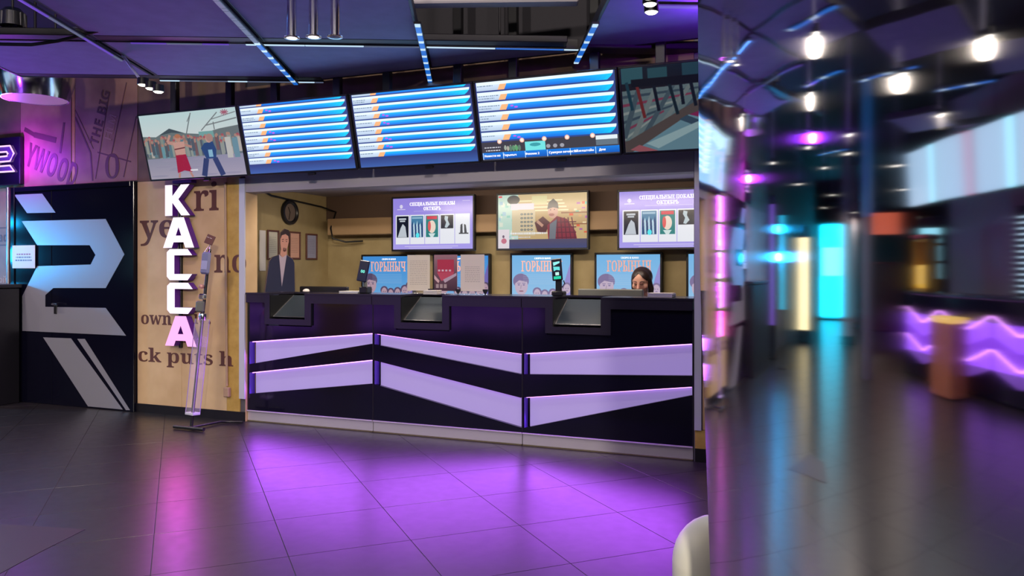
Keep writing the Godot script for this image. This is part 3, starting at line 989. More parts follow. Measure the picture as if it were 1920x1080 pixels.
	for x in [-2.0, -0.7, 0.7, 2.0]:
		part("leg", bx(Vector3(x, 0.423, 0.0), Vector3(0.04, 0.845, 0.36), 0.003), M["soffit"], dk)

# ------------------------------------------------------------------ screens

func paint_schedule(rows: int, first_cut: float, strip_below: bool, cyan := 0.0) -> Image:
	var w := 640
	var h := 360
	var im := canvas(w, h, c8(52, 70, 130))
	vgrad(im, 0, int(h * 0.85), w, int(h * 0.15), c8(44, 58, 112), c8(60, 92, 160))
	var rh := h * (0.105 if rows > 7 else 0.128)
	var y := -rh * first_cut
	for k in rows:
		var y0 := int(y)
		var hh := int(rh * 0.86)
		for j in hh:
			var yy := y0 + j
			if yy < 0 or yy >= h:
				continue
			var f := float(j) / hh
			var xr := int(w - 6 - (w * 0.045) * pow(f, 2.0))
			if f < 0.34:
				im.fill_rect(Rect2i(4, yy, xr - 4, 1), c8(222, 240, 252))
			else:
				var g := (f - 0.30) / 0.70
				var seg := 24
				var xa := int(w * 0.22)
				for q in seg:
					var u := float(q) / seg
					var col := c8(40, 164, 246).lerp(c8(28, 100, 212), g).lerp(c8(24, 204, 252), clampf(pow(u, 5.0) + cyan * (1.0 - g), 0.0, 1.0))
					var qa := xa + int((xr - xa) * u)
					var qb := xa + int((xr - xa) * (float(q + 1) / seg))
					im.fill_rect(Rect2i(qa, yy, maxi(1, qb - qa), 1), col)
				im.fill_rect(Rect2i(4, yy, int(w * 0.18), 1), c8(206, 222, 240).lerp(c8(176, 196, 216), g))
				var xo := int(w * 0.165 + 14 * (1.0 - g))
				im.fill_rect(Rect2i(xo, yy, int(w * 0.05), 1), c8(250, 176, 120))
		if k > 0 or first_cut < 0.3:
			dashes(im, 8, y0 + hh * 0.42, rng.randf_range(50, 104), 4, c8(120, 140, 160))
			if rng.randf() < 0.5:
				dashes(im, 8, y0 + hh * 0.68, rng.randf_range(30, 80), 4, c8(120, 140, 160))
			if rng.randf() < 0.35:
				ell(im, w * 0.26, y0 + hh * 0.6, 8, 4, c8(190, 90, 220))
				ell(im, w * 0.29, y0 + hh * 0.78, 9, 4, c8(190, 90, 220))
		y += rh
	if strip_below:
		rect(im, 0, y, w, h - y, c8(62, 60, 68))
		rect(im, w * 0.33, h * 0.79, w * 0.15, h * 0.115, c8(110, 214, 214))
		ell(im, w * 0.405, h * 0.83, 26, 8, c8(60, 150, 160))
		rect(im, w * 0.84, h * 0.77, w * 0.15, h * 0.05, c8(214, 226, 232))
		rect(im, w * 0.84, h * 0.82, w * 0.15, h * 0.07, c8(96, 110, 122))
		for k in 5:
			ell(im, w * (0.18 + 0.02 * k), h * (0.85 + 0.01 * (k % 2)), 6, 12, c8(150 + 14 * (k % 3), 160, 150))
		for k in 4:
			ell(im, w * (0.22 + 0.022 * k), h * 0.86, 7, 14, c8(90, 120 + 16 * (k % 3), 104))
		dashes(im, w * 0.02, h * 0.83, 80, 5, c8(190, 190, 200))
		dashes(im, w * 0.03, h * 0.87, 70, 5, c8(200, 200, 210))
		for k in 3:
			ell(im, w * (0.50 + 0.05 * k), h * 0.86, 10, 9, c8(150, 150, 160))
		for x in [0.14, 0.31, 0.475, 0.64, 0.82]:
			ell(im, w * x, h * 0.765, 11, 11, c8(240, 180, 160))
			ell(im, w * x, h * 0.765, 7, 7, c8(250, 226, 214))
		vgrad(im, 0, int(h * 0.905), w, int(h * 0.085), c8(30, 120, 214), c8(24, 86, 178))
		for x in [0.0, 0.155, 0.32, 0.485, 0.65, 0.83]:
			rect(im, w * x + 2, h * 0.905, 3, h * 0.085, c8(190, 220, 244))
	return im

func paint_fight() -> Image:
	var w := 640
	var h := 400
	var im := canvas(w, h, c8(206, 228, 230))
	vgrad(im, 0, 0, w, int(h * 0.34), c8(196, 224, 226), c8(214, 226, 226))
	line(im, Vector2(300, 130), Vector2(350, 10), 6, c8(110, 120, 124))
	line(im, Vector2(352, 10), Vector2(318, 60), 5, c8(120, 128, 132))
	line(im, Vector2(400, 120), Vector2(520, 20), 6, c8(118, 126, 130))
	line(im, Vector2(430, 92), Vector2(636, 62), 7, c8(128, 136, 140))
	line(im, Vector2(470, 60), Vector2(636, 26), 5, c8(128, 136, 140))
	line(im, Vector2(486, 74), Vector2(486, 120), 6, c8(118, 126, 130))
	for k in 10:
		var t := TAU * k / 10
		line(im, Vector2(566, 24), Vector2(566 + 26 * cos(t), 24 + 18 * sin(t)), 5, c8(170, 100, 120))
	poly(im, [[0, 130], [90, 138], [190, 96], [290, 128], [390, 140], [520, 116], [640, 104], [640, 290], [0, 290]], c8(110, 122, 124))
	poly(im, [[110, 130], [190, 92], [290, 128], [200, 118]], c8(70, 84, 92))
	rect(im, 380, 126, 96, 40, c8(120, 170, 168))
	var tone := [c8(160, 120, 112), c8(96, 128, 140), c8(136, 148, 140), c8(84, 96, 108), c8(186, 180, 172), c8(120, 92, 92), c8(110, 156, 168), c8(150, 158, 150)]
	for k in 90:
		var x := rng.randf_range(0, w)
		var y := rng.randf_range(150, 200)
		rect(im, x - 10, y, 20, rng.randf_range(70, 96), tone[rng.randi() % 8])
		ell(im, x, y - 6, 8, 10, c8(176, 138, 124))
		if k % 3 == 0:
			ell(im, x, y - 12, 9, 7, c8(170, 90, 96))
	vgrad(im, 0, 272, w, h - 272, c8(150, 150, 172), c8(176, 168, 186))
	for k in 12:
		ell(im, rng.randf_range(0, w), rng.randf_range(280, 390), 60, 6, c8(158, 154, 176))
	rect(im, 540, 170, 36, 124, c8(196, 196, 190))
	rect(im, 586, 176, 34, 118, c8(110, 150, 164))
	# left fighter, bare chested in a red skirt
	line(im, Vector2(214, 190), Vector2(160, 176), 20, c8(196, 150, 138))
	line(im, Vector2(160, 176), Vector2(186, 132), 16, c8(196, 150, 138))
	line(im, Vector2(258, 190), Vector2(318, 214), 16, c8(186, 138, 126))
	poly(im, [[196, 180], [274, 176], [268, 262], [204, 264]], c8(206, 158, 146))
	ell(im, 236, 154, 18, 22, c8(196, 146, 130))
	ell(im, 236, 142, 20, 13, c8(186, 120, 90))
	line(im, Vector2(200, 222), Vector2(272, 214), 7, c8(110, 60, 62))
	poly(im, [[200, 258], [270, 256], [290, 366], [240, 354], [192, 368]], c8(168, 34, 62))
	line(im, Vector2(206, 366), Vector2(196, 398), 14, c8(190, 142, 130))
	line(im, Vector2(276, 364), Vector2(290, 398), 14, c8(190, 142, 130))
	# right fighter in dark blue
	poly(im, [[376, 226], [404, 196], [460, 190], [474, 240], [464, 292], [400, 292]], c8(36, 74, 124))
	rect(im, 420, 238, 28, 44, c8(140, 190, 214))
	ell(im, 436, 172, 20, 24, c8(200, 160, 150))
	ell(im, 444, 166, 22, 24, c8(176, 140, 130))
	line(im, Vector2(400, 290), Vector2(366, 396), 34, c8(46, 66, 108))
	line(im, Vector2(456, 290), Vector2(490, 396), 34, c8(46, 66, 108))
	rect(im, 280, 350, 50, 10, c8(232, 232, 240))
	return im

func paint_rug_room() -> Image:
	var w := 640
	var h := 360
	var im := canvas(w, h, c8(78, 70, 72))
	vgrad(im, 0, 0, w, 110, c8(24, 34, 50), c8(34, 30, 40))
	rect(im, 0, 0, 90, 66, c8(52, 92, 104))
	rect(im, 110, 8, 80, 50, c8(44, 80, 92))
	rect(im, 250, 0, 70, 70, c8(40, 70, 86))
	poly(im, [[0, 96], [330, 84], [430, 96], [240, 190], [60, 300], [0, 312]], c8(98, 116, 122))
	for k in 6:
		poly(im, [[0, 116 + k * 36], [330 - k * 40, 100 + k * 22], [330 - k * 40, 108 + k * 22], [0, 128 + k * 36]], [c8(60, 76, 90), c8(124, 60, 84), c8(140, 150, 148)][k % 3])
	for k in 5:
		poly(im, [[60 + k * 70, 90], [80 + k * 70, 90], [10 + k * 40, 300], [-14 + k * 40, 300]], [c8(70, 86, 98), c8(112, 124, 126)][k % 2])
	poly(im, [[330, 84], [640, 70], [640, 360], [0, 360], [0, 318], [250, 186], [430, 96]], c8(84, 74, 74))
	poly(im, [[30, 360], [270, 214], [400, 176], [640, 300], [640, 360]], c8(104, 140, 156))
	poly(im, [[270, 214], [400, 176], [640, 280], [640, 330]], c8(128, 40, 84))
	poly(im, [[230, 232], [262, 216], [560, 360], [500, 360]], c8(56, 76, 96))
	poly(im, [[90, 326], [320, 240], [350, 252], [140, 350]], c8(150, 178, 184))
	poly(im, [[20, 350], [60, 330], [140, 360], [60, 360]], c8(160, 90, 100))
	for q in [[20, 60, 40, 180, c8(30, 60, 76)], [60, 60, 90, 216, c8(110, 44, 48)], [130, 60, 150, 190, c8(24, 30, 44)], [190, 50, 226, 210, c8(26, 40, 52)], [240, 60, 250, 170, c8(24, 30, 44)], [280, 60, 300, 180, c8(24, 30, 44)], [320, 50, 332, 150, c8(24, 30, 44)]]:
		line(im, Vector2(q[0], q[1]), Vector2(q[2], q[3]), 13, q[4])
	rect(im, 40, 50, 400, 32, c8(22, 24, 36))
	# a small green plush figure
	rect(im, 480, 100, 160, 190, c8(58, 50, 52))
	ell(im, 520, 170, 30, 60, c8(84, 150, 120))
	ell(im, 506, 140, 22, 26, c8(104, 176, 140))
	line(im, Vector2(500, 150), Vector2(464, 128), 12, c8(96, 166, 130))
	line(im, Vector2(508, 220), Vector2(504, 276), 22, c8(88, 156, 126))
	line(im, Vector2(536, 220), Vector2(542, 280), 22, c8(76, 140, 112))
	return im

func paint_specials() -> Image:
	var w := 640
	var h := 360
	var im := canvas(w, h, c8(160, 146, 236))
	vgrad(im, 0, 0, w, h, c8(154, 138, 232), c8(176, 164, 244))
	ell(im, 68, 58, 13, 13, c8(236, 232, 252))
	ell(im, 68, 58, 8, 8, c8(168, 154, 238))
	rect(im, 63, 50, 10, 16, c8(236, 232, 252))
	rect(im, 34, 76, 68, 4, c8(236, 232, 252))
	rect(im, 170, 92, 310, 2, c8(214, 206, 250))
	rect(im, 560, 28, 60, 3, c8(226, 220, 252))
	var tones := [[c8(18, 24, 44), c8(196, 204, 214)], [c8(70, 130, 170), c8(190, 220, 236)], [c8(32, 130, 130), c8(244, 222, 206)], [c8(18, 20, 40), c8(190, 206, 214)], [c8(236, 238, 240), c8(70, 70, 76)]]
	for k in 5:
		var x := 22 + k * 120
		rect(im, x, 118, 116, 206, c8(240, 242, 250))
		var a: Color = tones[k][0]
		var b: Color = tones[k][1]
		if k < 3:
			rect(im, x + 8, 126, 98, 150, a)
		if k == 0:
			poly(im, [[x + 16, 274], [x + 40, 210], [x + 58, 180], [x + 80, 200], [x + 92, 274]], b)
			rect(im, x + 26, 140, 60, 12, b)
			rect(im, x + 34, 156, 44, 10, b)
		elif k == 1:
			for q in 7:
				poly(im, [[x + 14 + q * 13, 274], [x + 10 + q * 13, 190], [x + 18 + q * 13, 158 + 10 * (q % 3)], [x + 24 + q * 13, 200], [x + 26 + q * 13, 274]], b if q % 2 else c8(36, 70, 120))
			rect(im, x + 14, 134, 84, 12, c8(150, 190, 214))
			ell(im, x + 60, 262, 14, 18, c8(90, 240, 250))
		elif k == 2:
			rect(im, x + 16, 130, 82, 22, c8(220, 60, 80))
			ell(im, x + 56, 204, 30, 44, b)
			ell(im, x + 36, 200, 12, 36, c8(226, 90, 90))
			poly(im, [[x + 28, 250], [x + 84, 250], [x + 66, 276], [x + 46, 276]], c8(214, 232, 232))
		elif k == 3:
			rect(im, x + 8, 126, 98, 92, a)
			poly(im, [[x + 40, 130], [x + 66, 136], [x + 62, 160], [x + 78, 190], [x + 56, 214], [x + 38, 210], [x + 50, 176], [x + 36, 152]], b)
		else:
			poly(im, [[x + 40, 250], [x + 42, 196], [x + 58, 186], [x + 60, 250]], b)
			poly(im, [[x + 72, 250], [x + 70, 190], [x + 84, 196], [x + 92, 250]], b)
			rect(im, x + 30, 250, 74, 8, b)
	rect(im, 96, 338, 430, 4, c8(222, 216, 252))
	rect(im, 130, 350, 350, 3, c8(222, 216, 252))
	return im

func paint_shop_film() -> Image:
	var w := 640
	var h := 360
	var im := canvas(w, h, c8(206, 176, 124))
	vgrad(im, 0, 0, w, 200, c8(214, 190, 140), c8(196, 160, 110))
	for k in 4:
		rect(im, 150 + k * 14, 40 + k * 22, 320, 8, c8(244, 236, 190))
	rect(im, 250, 12, 110, 56, c8(222, 214, 160))
	rect(im, 0, 0, 150, 300, c8(190, 222, 208))
	for k in 24:
		rect(im, rng.randf_range(0, 130), rng.randf_range(40, 290), rng.randf_range(10, 30), rng.randf_range(8, 30), [c8(140, 206, 190), c8(224, 232, 214), c8(160, 200, 214)][k % 3])
	ell(im, 115, 34, 46, 30, c8(34, 44, 54))
	rect(im, 96, 60, 170, 42, c8(226, 214, 224))
	rect(im, 104, 104, 170, 170, c8(214, 196, 160))
	for k in 5:
		for q in 4:
			ell(im, 176 + q * 24, 132 + k * 26, 9, 6, c8(60, 66, 70))
			ell(im, 176 + q * 24, 132 + k * 26, 5, 3, c8(190, 196, 190))
	for k in 26:
		rect(im, rng.randf_range(470, 630), rng.randf_range(50, 280), rng.randf_range(10, 34), rng.randf_range(8, 18), [c8(230, 96, 60), c8(80, 200, 180), c8(176, 90, 170), c8(240, 224, 180), c8(220, 170, 110)][k % 5])
	rect(im, 460, 124, 180, 10, c8(150, 96, 60))
	rect(im, 460, 200, 180, 8, c8(150, 96, 60))
	poly(im, [[270, 190], [330, 150], [380, 190], [350, 260], [290, 250]], c8(92, 46, 50))
	line(im, Vector2(288, 180), Vector2(330, 214), 20, c8(198, 150, 128))
	poly(im, [[372, 330], [360, 210], [430, 150], [500, 170], [560, 250], [584, 360], [372, 360]], c8(140, 44, 62))
	for k in 5:
		line(im, Vector2(430 + k * 26, 160), Vector2(440 + k * 32, 350), 7, c8(96, 34, 52))
		line(im, Vector2(420, 190 + k * 34), Vector2(566, 190 + k * 34), 6, c8(96, 34, 52))
	poly(im, [[372, 350], [380, 200], [430, 170], [416, 350]], c8(116, 120, 130))
	ell(im, 402, 118, 36, 46, c8(216, 166, 146))
	ell(im, 392, 140, 20, 9, c8(176, 110, 100))
	poly(im, [[362, 102], [370, 60], [404, 34], [436, 62], [442, 100], [402, 92]], c8(46, 50, 60))
	for q in [[385, 108], [412, 106]]:
		ell(im, q[0], q[1], 4, 3, c8(60, 44, 44))
	vgrad(im, 84, 300, 556, 60, c8(86, 78, 104), c8(70, 76, 126))
	rect(im, 0, 232, 84, 128, c8(236, 226, 232))
	ell(im, 44, 310, 20, 18, c8(206, 120, 140))
	ell(im, 40, 280, 8, 10, c8(120, 100, 120))
	dashes(im, 92, 254, 270, 12, c8(246, 246, 250))
	dashes(im, 92, 282, 150, 7, c8(226, 226, 236))
	rect(im, 4, 6, 26, 12, c8(226, 70, 80))
	return im

func paint_poster(pale: float) -> Image:
	var w := 320
	var h := 460
	var im := canvas(w, h, c8(120, 190, 240))
	vgrad(im, 0, 0, w, h, c8(66, 152, 232).lerp(c8(140, 200, 242), pale), c8(170, 214, 240).lerp(c8(206, 222, 244), pale))
	poly(im, [[w, 40], [w - 26, 120], [w - 54, 230], [w, 250]], c8(120, 110, 190).lerp(c8(170, 160, 220), pale))
	var fc := c8(190, 160, 176).lerp(c8(206, 190, 214), pale)
	var hc := c8(92, 78, 110).lerp(c8(150, 136, 180), pale)
	ell(im, 50, 132, 44, 38, hc)
	ell(im, 52, 158, 36, 46, fc)
	poly(im, [[10, 150], [16, 112], [56, 108], [84, 122], [80, 136], [40, 128]], hc)
	for q in [[38, 152], [66, 152]]:
		ell(im, q[0], q[1], 6, 3, hc)
		line(im, Vector2(q[0] - 9, q[1] - 8), Vector2(q[0] + 9, q[1] - 9), 3, hc)
	line(im, Vector2(52, 152), Vector2(48, 172), 3, fc.darkened(0.2))
	ell(im, 52, 184, 13, 3, c8(150, 104, 124))
	for q in [[140, 196, 20], [182, 204, 18], [226, 200, 19], [272, 190, 22], [302, 170, 20]]:
		ell(im, q[0], q[1] - 10, q[2] + 4, q[2] + 2, hc)
		ell(im, q[0], q[1], q[2] - 2, q[2] + 4, fc)
		ell(im, q[0] - 6, q[1] - 2, 3, 2, hc)
		ell(im, q[0] + 6, q[1] - 2, 3, 2, hc)
		ell(im, q[0], q[1] + 10, 6, 2, hc)
	rect(im, 0, 226, w, 234, c8(150, 196, 226))
	for k in 30:
		ell(im, rng.randf_range(0, w), rng.randf_range(222, 450), 24, 10, [c8(206, 222, 240), c8(176, 190, 226), c8(150, 150, 200)][k % 3])
	for k in 6:
		rect(im, 62, 100 + k * 9, 190, 1, c8(200, 214, 240))
	return im

func wall_screen(label: String, cat: String, at: Vector3, w: float, h: float, tilt: float, m: Material, group := "", bezel := 0.018, depth := 0.06, called := "menu_screen") -> Node3D:
	var t := thing(called, label, cat, at, 0.0, group)
	t.rotation.x = tilt
	part("housing", bx(Vector3(0, 0, -depth / 2 - 0.004), Vector3(w, h, depth), 0.008), M["black plastic"], t)
	part("bezel", frame_mesh(w, h, bezel, -0.004, 0.006), M["black plastic"], t)
	part("display", sheet(w - bezel * 2, h - bezel * 2, 0.001), m, t)
	if called != "menu_screen":
		var sl := area("screen_light", Vector3.ZERO, Vector2(w - 0.06, h - 0.06), Color(0.78, 0.82, 1.0), 0.05)
		sl.reparent(t, false)
		sl.position = Vector3(0, 0, 0.012)
		sl.rotation = Vector3(0, PI, 0)
	return t

func top_screens() -> void:
	var tilt := deg_to_rad(15)
	var xs := [[-6.0, -4.845], [-4.835, -3.708], [-3.688, -2.583], [-2.574, -1.452], [-1.44, -0.31]]
	var ims := [soft(paint_fight(), 3), paint_schedule(9, 0.62, false, 0.25), paint_schedule(9, 0.62, false, 0.5), paint_schedule(6, 0.0, true), soft(paint_rug_room(), 3)]
	var lb := ["first menu screen from the left, showing two fighters before a crowd", "second menu screen, a blue timetable of eight rows beside the fight film", "third menu screen, a blue timetable in the middle of the row", "fourth menu screen, six timetable rows above a strip of film pictures", "fifth menu screen, a dark film room with plaid rugs"]
	for k in 5:
		var x0: float = xs[k][0]
		var x1: float = xs[k][1]
		var hh := 0.622
		var t := wall_screen(lb[k], "screen", Vector3((x0 + x1) / 2, 2.55, 0.36), x1 - x0, hh, tilt, lit("screen picture %d" % k, ims[k], 1.2 if k in [1, 2, 3] else (0.8 if k == 0 else 0.62)), "", 0.016)
		var inv := Basis(Vector3.RIGHT, -tilt)
		for q in [-0.30, 0.35]:
			var st := mb()
			box(st, Vector3.ZERO, Vector3(0.07, 1.15, 0.05), 0.004, Transform3D(inv, inv * Vector3(q, 0.60, -0.10)))
			part("mount_pole", st.commit(), M["satin black"], t)
		part("sensor", bx(Vector3(0.1, -hh / 2 - 0.012, 0.0), Vector3(0.07, 0.02, 0.03), 0.004), M["black plastic"], t)
		if k == 3:
			for q in [["Новости из", -0.53], ["Горыныч", -0.37], ["Финник 2", -0.19], ["Сумерки вечности", 0.0], ["Эйзенштейн", 0.20], ["Дом", 0.39]]:
				var tm := letters(q[0], 0.017, "Droid Sans", true, 0.001)
				tm.horizontal_alignment = HORIZONTAL_ALIGNMENT_LEFT
				part("lettering", tm, M["print white"], t, Vector3(q[1], -0.262, 0.002))

func office() -> void:
	var z := -1.78
	var sp := lit("special shows picture", paint_specials(), 0.88)
	var a := wall_screen("office screen with a lilac list of special shows, left of two", "screen", Vector3(-4.104, 1.925, z), 1.02, 0.605, 0.0, sp, "", 0.02, 0.05, "office_screen")
	var b := wall_screen("office screen showing a film of a bearded man in a shop", "screen", Vector3(-2.832, 1.92, z), 1.015, 0.60, 0.0, lit("shop film picture", soft(paint_shop_film(), 3), 0.85), "", 0.02, 0.05, "office_screen")
	var c := wall_screen("office screen with a lilac list of special shows, right end behind the steel post", "screen", Vector3(-1.53, 1.91, z), 1.0, 0.595, 0.0, sp, "", 0.02, 0.05, "office_screen")
	for s in [a, c]:
		part("lettering", letters("СПЕЦИАЛЬНЫЕ ПОКАЗЫ", 0.038, "Droid Serif", true, 0.001), M["print white"], s, Vector3(0.0, 0.215, 0.002)).scale = Vector3(0.80, 1, 1)
		part("lettering", letters("ОКТЯБРЬ", 0.038, "Droid Serif", true, 0.001), M["print white"], s, Vector3(0.0, 0.163, 0.002)).scale = Vector3(0.85, 1, 1)
	# lit film posters on the back wall
	var dark := lit("poster blue", soft(paint_poster(0.0), 3), 0.80)
	var pale := lit("poster pale", soft(paint_poster(0.75), 3), 0.88)
	mat("title tan", c8(206, 150, 130), 0.6)
	M["title tan"].emission_enabled = true
	M["title tan"].emission = c8(206, 160, 160)
	M["title tan"].emission_energy_multiplier = 0.65
	var px := [[-5.137, "leftmost of five lit film posters on the office wall, beside the left payment terminal"], [-4.199, "second lit film poster from the left, mostly hidden by the sheets on the counter"], [-3.262, "third lit film poster, behind the phone shaped terminal with a green screen"], [-2.322, "fourth lit film poster, behind the cashier's head"], [-1.385, "fifth lit film poster, at the right end beside the steel post"]]
	for k in 5:
		var w := 0.70
		var h := 1.0
		var t := wall_screen(px[k][1], "poster", Vector3(px[k][0] + w / 2, 1.593 - h / 2, -1.975), w, h, 0.0, dark if k < 2 else pale, "", 0.022, 0.05, "lit_poster")
		part("lettering", letters("ГОРЫНЫЧ", 0.115, "Droid Serif", true, 0.003), M["title tan"], t, Vector3(0.01, 0.36, 0.002)).scale = Vector3(0.52, 1, 1)
		var tl := part("lettering", letters("СКОРО В КИНО", 0.018, "Droid Sans", true, 0.001), M["print white"], t, Vector3(0.02, 0.445, 0.002))
		tl.name = "lettering"
	# things on the left wall of the office (it faces +x)
	var turn := PI / 2
	var ck := thing("wall_clock", "round dark rimmed wall clock on the left office wall", "clock", Vector3(-5.655, 2.055, -1.32), turn)
	part("rim", lathe([[0.098, 0.0], [0.098, 0.022], [0.11, 0.034], [0.135, 0.03], [0.14, 0.0]], 36), M["satin black"], ck, Vector3.ZERO, Vector3(PI / 2, 0, 0))
	part("dial", lathe([[0.10, 0.012], [0.0, 0.012]], 32), mat("dial", c8(120, 104, 92), 0.4), ck, Vector3.ZERO, Vector3(PI / 2, 0, 0))
	part("hand", bx(Vector3(0.0, 0.03, 0.016), Vector3(0.008, 0.07, 0.003)), M["black plastic"], ck, Vector3.ZERO, Vector3(0, 0, 0.5))
	part("hand", bx(Vector3(0.0, 0.04, 0.016), Vector3(0.006, 0.09, 0.003)), M["black plastic"], ck, Vector3.ZERO, Vector3(0, 0, 2.9))
	for q in [[-1.04, 1.685, 0.19, 0.32, "framed certificate left of the cardboard man's head on the office wall", c8(200, 196, 178)], [-1.41, 1.69, 0.2, 0.31, "framed pinkish certificate right of the cardboard man's head", c8(206, 158, 136)], [-1.72, 1.685, 0.21, 0.30, "dark framed bluish certificate, rightmost on the left office wall", c8(150, 150, 172)]]:
		var t := thing("framed_certificate", q[4], "frame", Vector3(-5.655, q[1], q[0]), turn)
		part("frame", frame_mesh(q[2], q[3], 0.018, 0.0, 0.018), M["print brown"], t)
		var im := canvas(96, 144, q[5])
		for k in 9:
			dashes(im, 12, 30 + k * 10, 70, 2, q[5].darkened(0.3))
		part("sheet", sheet(q[2] - 0.03, q[3] - 0.03, 0.006), printed("certificate %s" % q[0], im), t)
	single("paper_strip", "tall narrow pale sheet hung at the front end of the left office wall", "sheet", bx(Vector3.ZERO, Vector3(0.10, 0.43, 0.004)), M["paper"], Vector3(-5.652, 1.62, -0.875), Vector3(0, turn, 0))
	single("office_cable", "thin dark cable drooping along the top of the office walls to a junction", "cable", tb([Vector3(-5.64, 2.26, -0.86), Vector3(-5.64, 2.215, -1.0), Vector3(-5.64, 2.20, -1.25), Vector3(-5.64, 2.16, -1.9), Vector3(-5.5, 2.10, -1.99), Vector3(-5.44, 1.9, -1.80), Vector3(-5.42, 1.78, -1.81), Vector3(-5.3, 1.74, -1.9), Vector3(-5.1, 1.75, -1.95)], 0.010), M["black plastic"])
	# the cardboard man
	var sd := thing("cardboard_standee", "life-size cardboard man in a dark suit and open pale shirt, standing in the office", "standee", Vector3(-5.35, 0, -0.8), turn)
	# own axes: x runs to -z of the world
	var fig := func(a: Array) -> Array:
		var r := []
		for q in a:
			r.append([-(q[1] + 0.8), q[0]])
		return r
	part("board", pr(fig.call([[1.845, -0.86], [1.80, -0.79], [1.70, -0.785], [1.62, -0.80], [1.575, -0.78], [1.545, -0.66], [1.50, -0.61], [1.19, -0.545], [0.80, -0.57], [0.02, -0.63], [0.02, -0.98], [0.8, -1.02], [1.172, -1.03], [1.49, -1.02], [1.535, -0.99], [1.575, -0.90], [1.63, -0.895], [1.70, -0.925], [1.80, -0.94], [1.835, -0.92]]), -0.012, 0.0), mat("board edge", c8(112, 92, 88), 0.7), sd)
	part("print_suit", pr(fig.call([[1.57, -0.77], [1.545, -0.665], [1.50, -0.615], [1.19, -0.55], [0.80, -0.575], [0.80, -1.015], [1.172, -1.025], [1.49, -1.015], [1.53, -0.985], [1.57, -0.89], [1.245, -0.81]]), 0.0, 0.001), M["navy"], sd)
	part("print_trousers", pr(fig.call([[0.80, -0.60], [0.03, -0.64], [0.03, -0.97], [0.80, -1.0]]), 0.0, 0.001), M["satin black"], sd)
	part("print_shirt", pr(fig.call([[1.575, -0.765], [1.545, -0.82], [1.575, -0.89], [1.244, -0.81]]), 0.0, 0.002), M["shirt print"], sd)
	part("print_face", pr(fig.call([[1.79, -0.795], [1.70, -0.788], [1.63, -0.80], [1.575, -0.785], [1.54, -0.825], [1.575, -0.895], [1.63, -0.893], [1.70, -0.92], [1.79, -0.935]]), 0.0, 0.0015), M["skin print"], sd)
	part("print_hair", pr(fig.call([[1.842, -0.86], [1.80, -0.793], [1.74, -0.79], [1.775, -0.81], [1.79, -0.87], [1.77, -0.915], [1.72, -0.925], [1.80, -0.938], [1.833, -0.92]]), 0.0, 0.003), M["hair print"], sd)
	part("print_beard", pr(fig.call([[1.635, -0.828], [1.612, -0.83], [1.603, -0.852], [1.612, -0.878], [1.635, -0.88], [1.628, -0.852]]), 0.0, 0.0025), M["print brown"], sd)
	for q in [[1.712, -0.825], [1.712, -0.885]]:
		part("print_eye", pr(fig.call([[q[0] + 0.005, q[1]], [q[0], q[1] + 0.013], [q[0] - 0.004, q[1]], [q[0], q[1] - 0.013]]), 0.0, 0.0028), M["hair print"], sd)
		part("print_brow", pr(fig.call([[q[0] + 0.022, q[1] + 0.016], [q[0] + 0.026, q[1] - 0.016], [q[0] + 0.019, q[1] - 0.016], [q[0] + 0.016, q[1] + 0.016]]), 0.0, 0.0028), M["hair print"], sd)
	part("print_mouth", pr(fig.call([[1.645, -0.83], [1.641, -0.88], [1.636, -0.88], [1.638, -0.83]]), 0.0, 0.003), M["hair print"], sd)
	part("foot", bx(Vector3(0.0, 0.01, -0.09), Vector3(0.4, 0.02, 0.2), 0.004), M["paper"], sd)
	var tube_l := thing("unseen_tube_light", "long unseen light tube behind the bulkhead, placed to light the ticket office", "lamp", Vector3(-3.0, 2.24, -0.20))  # hidden lamp, placed to light the office walls
	part("housing", bx(Vector3(0, 0.025, 0), Vector3(3.6, 0.05, 0.06), 0.004), M["white metal"], tube_l)
	part("tube", tb([Vector3(-1.78, -0.012, 0), Vector3(1.78, -0.012, 0)], 0.012), glow("tube glow", Color(1.0, 0.93, 0.82), 1.2), tube_l)

# ------------------------------------------------------------------ the sign KACCA

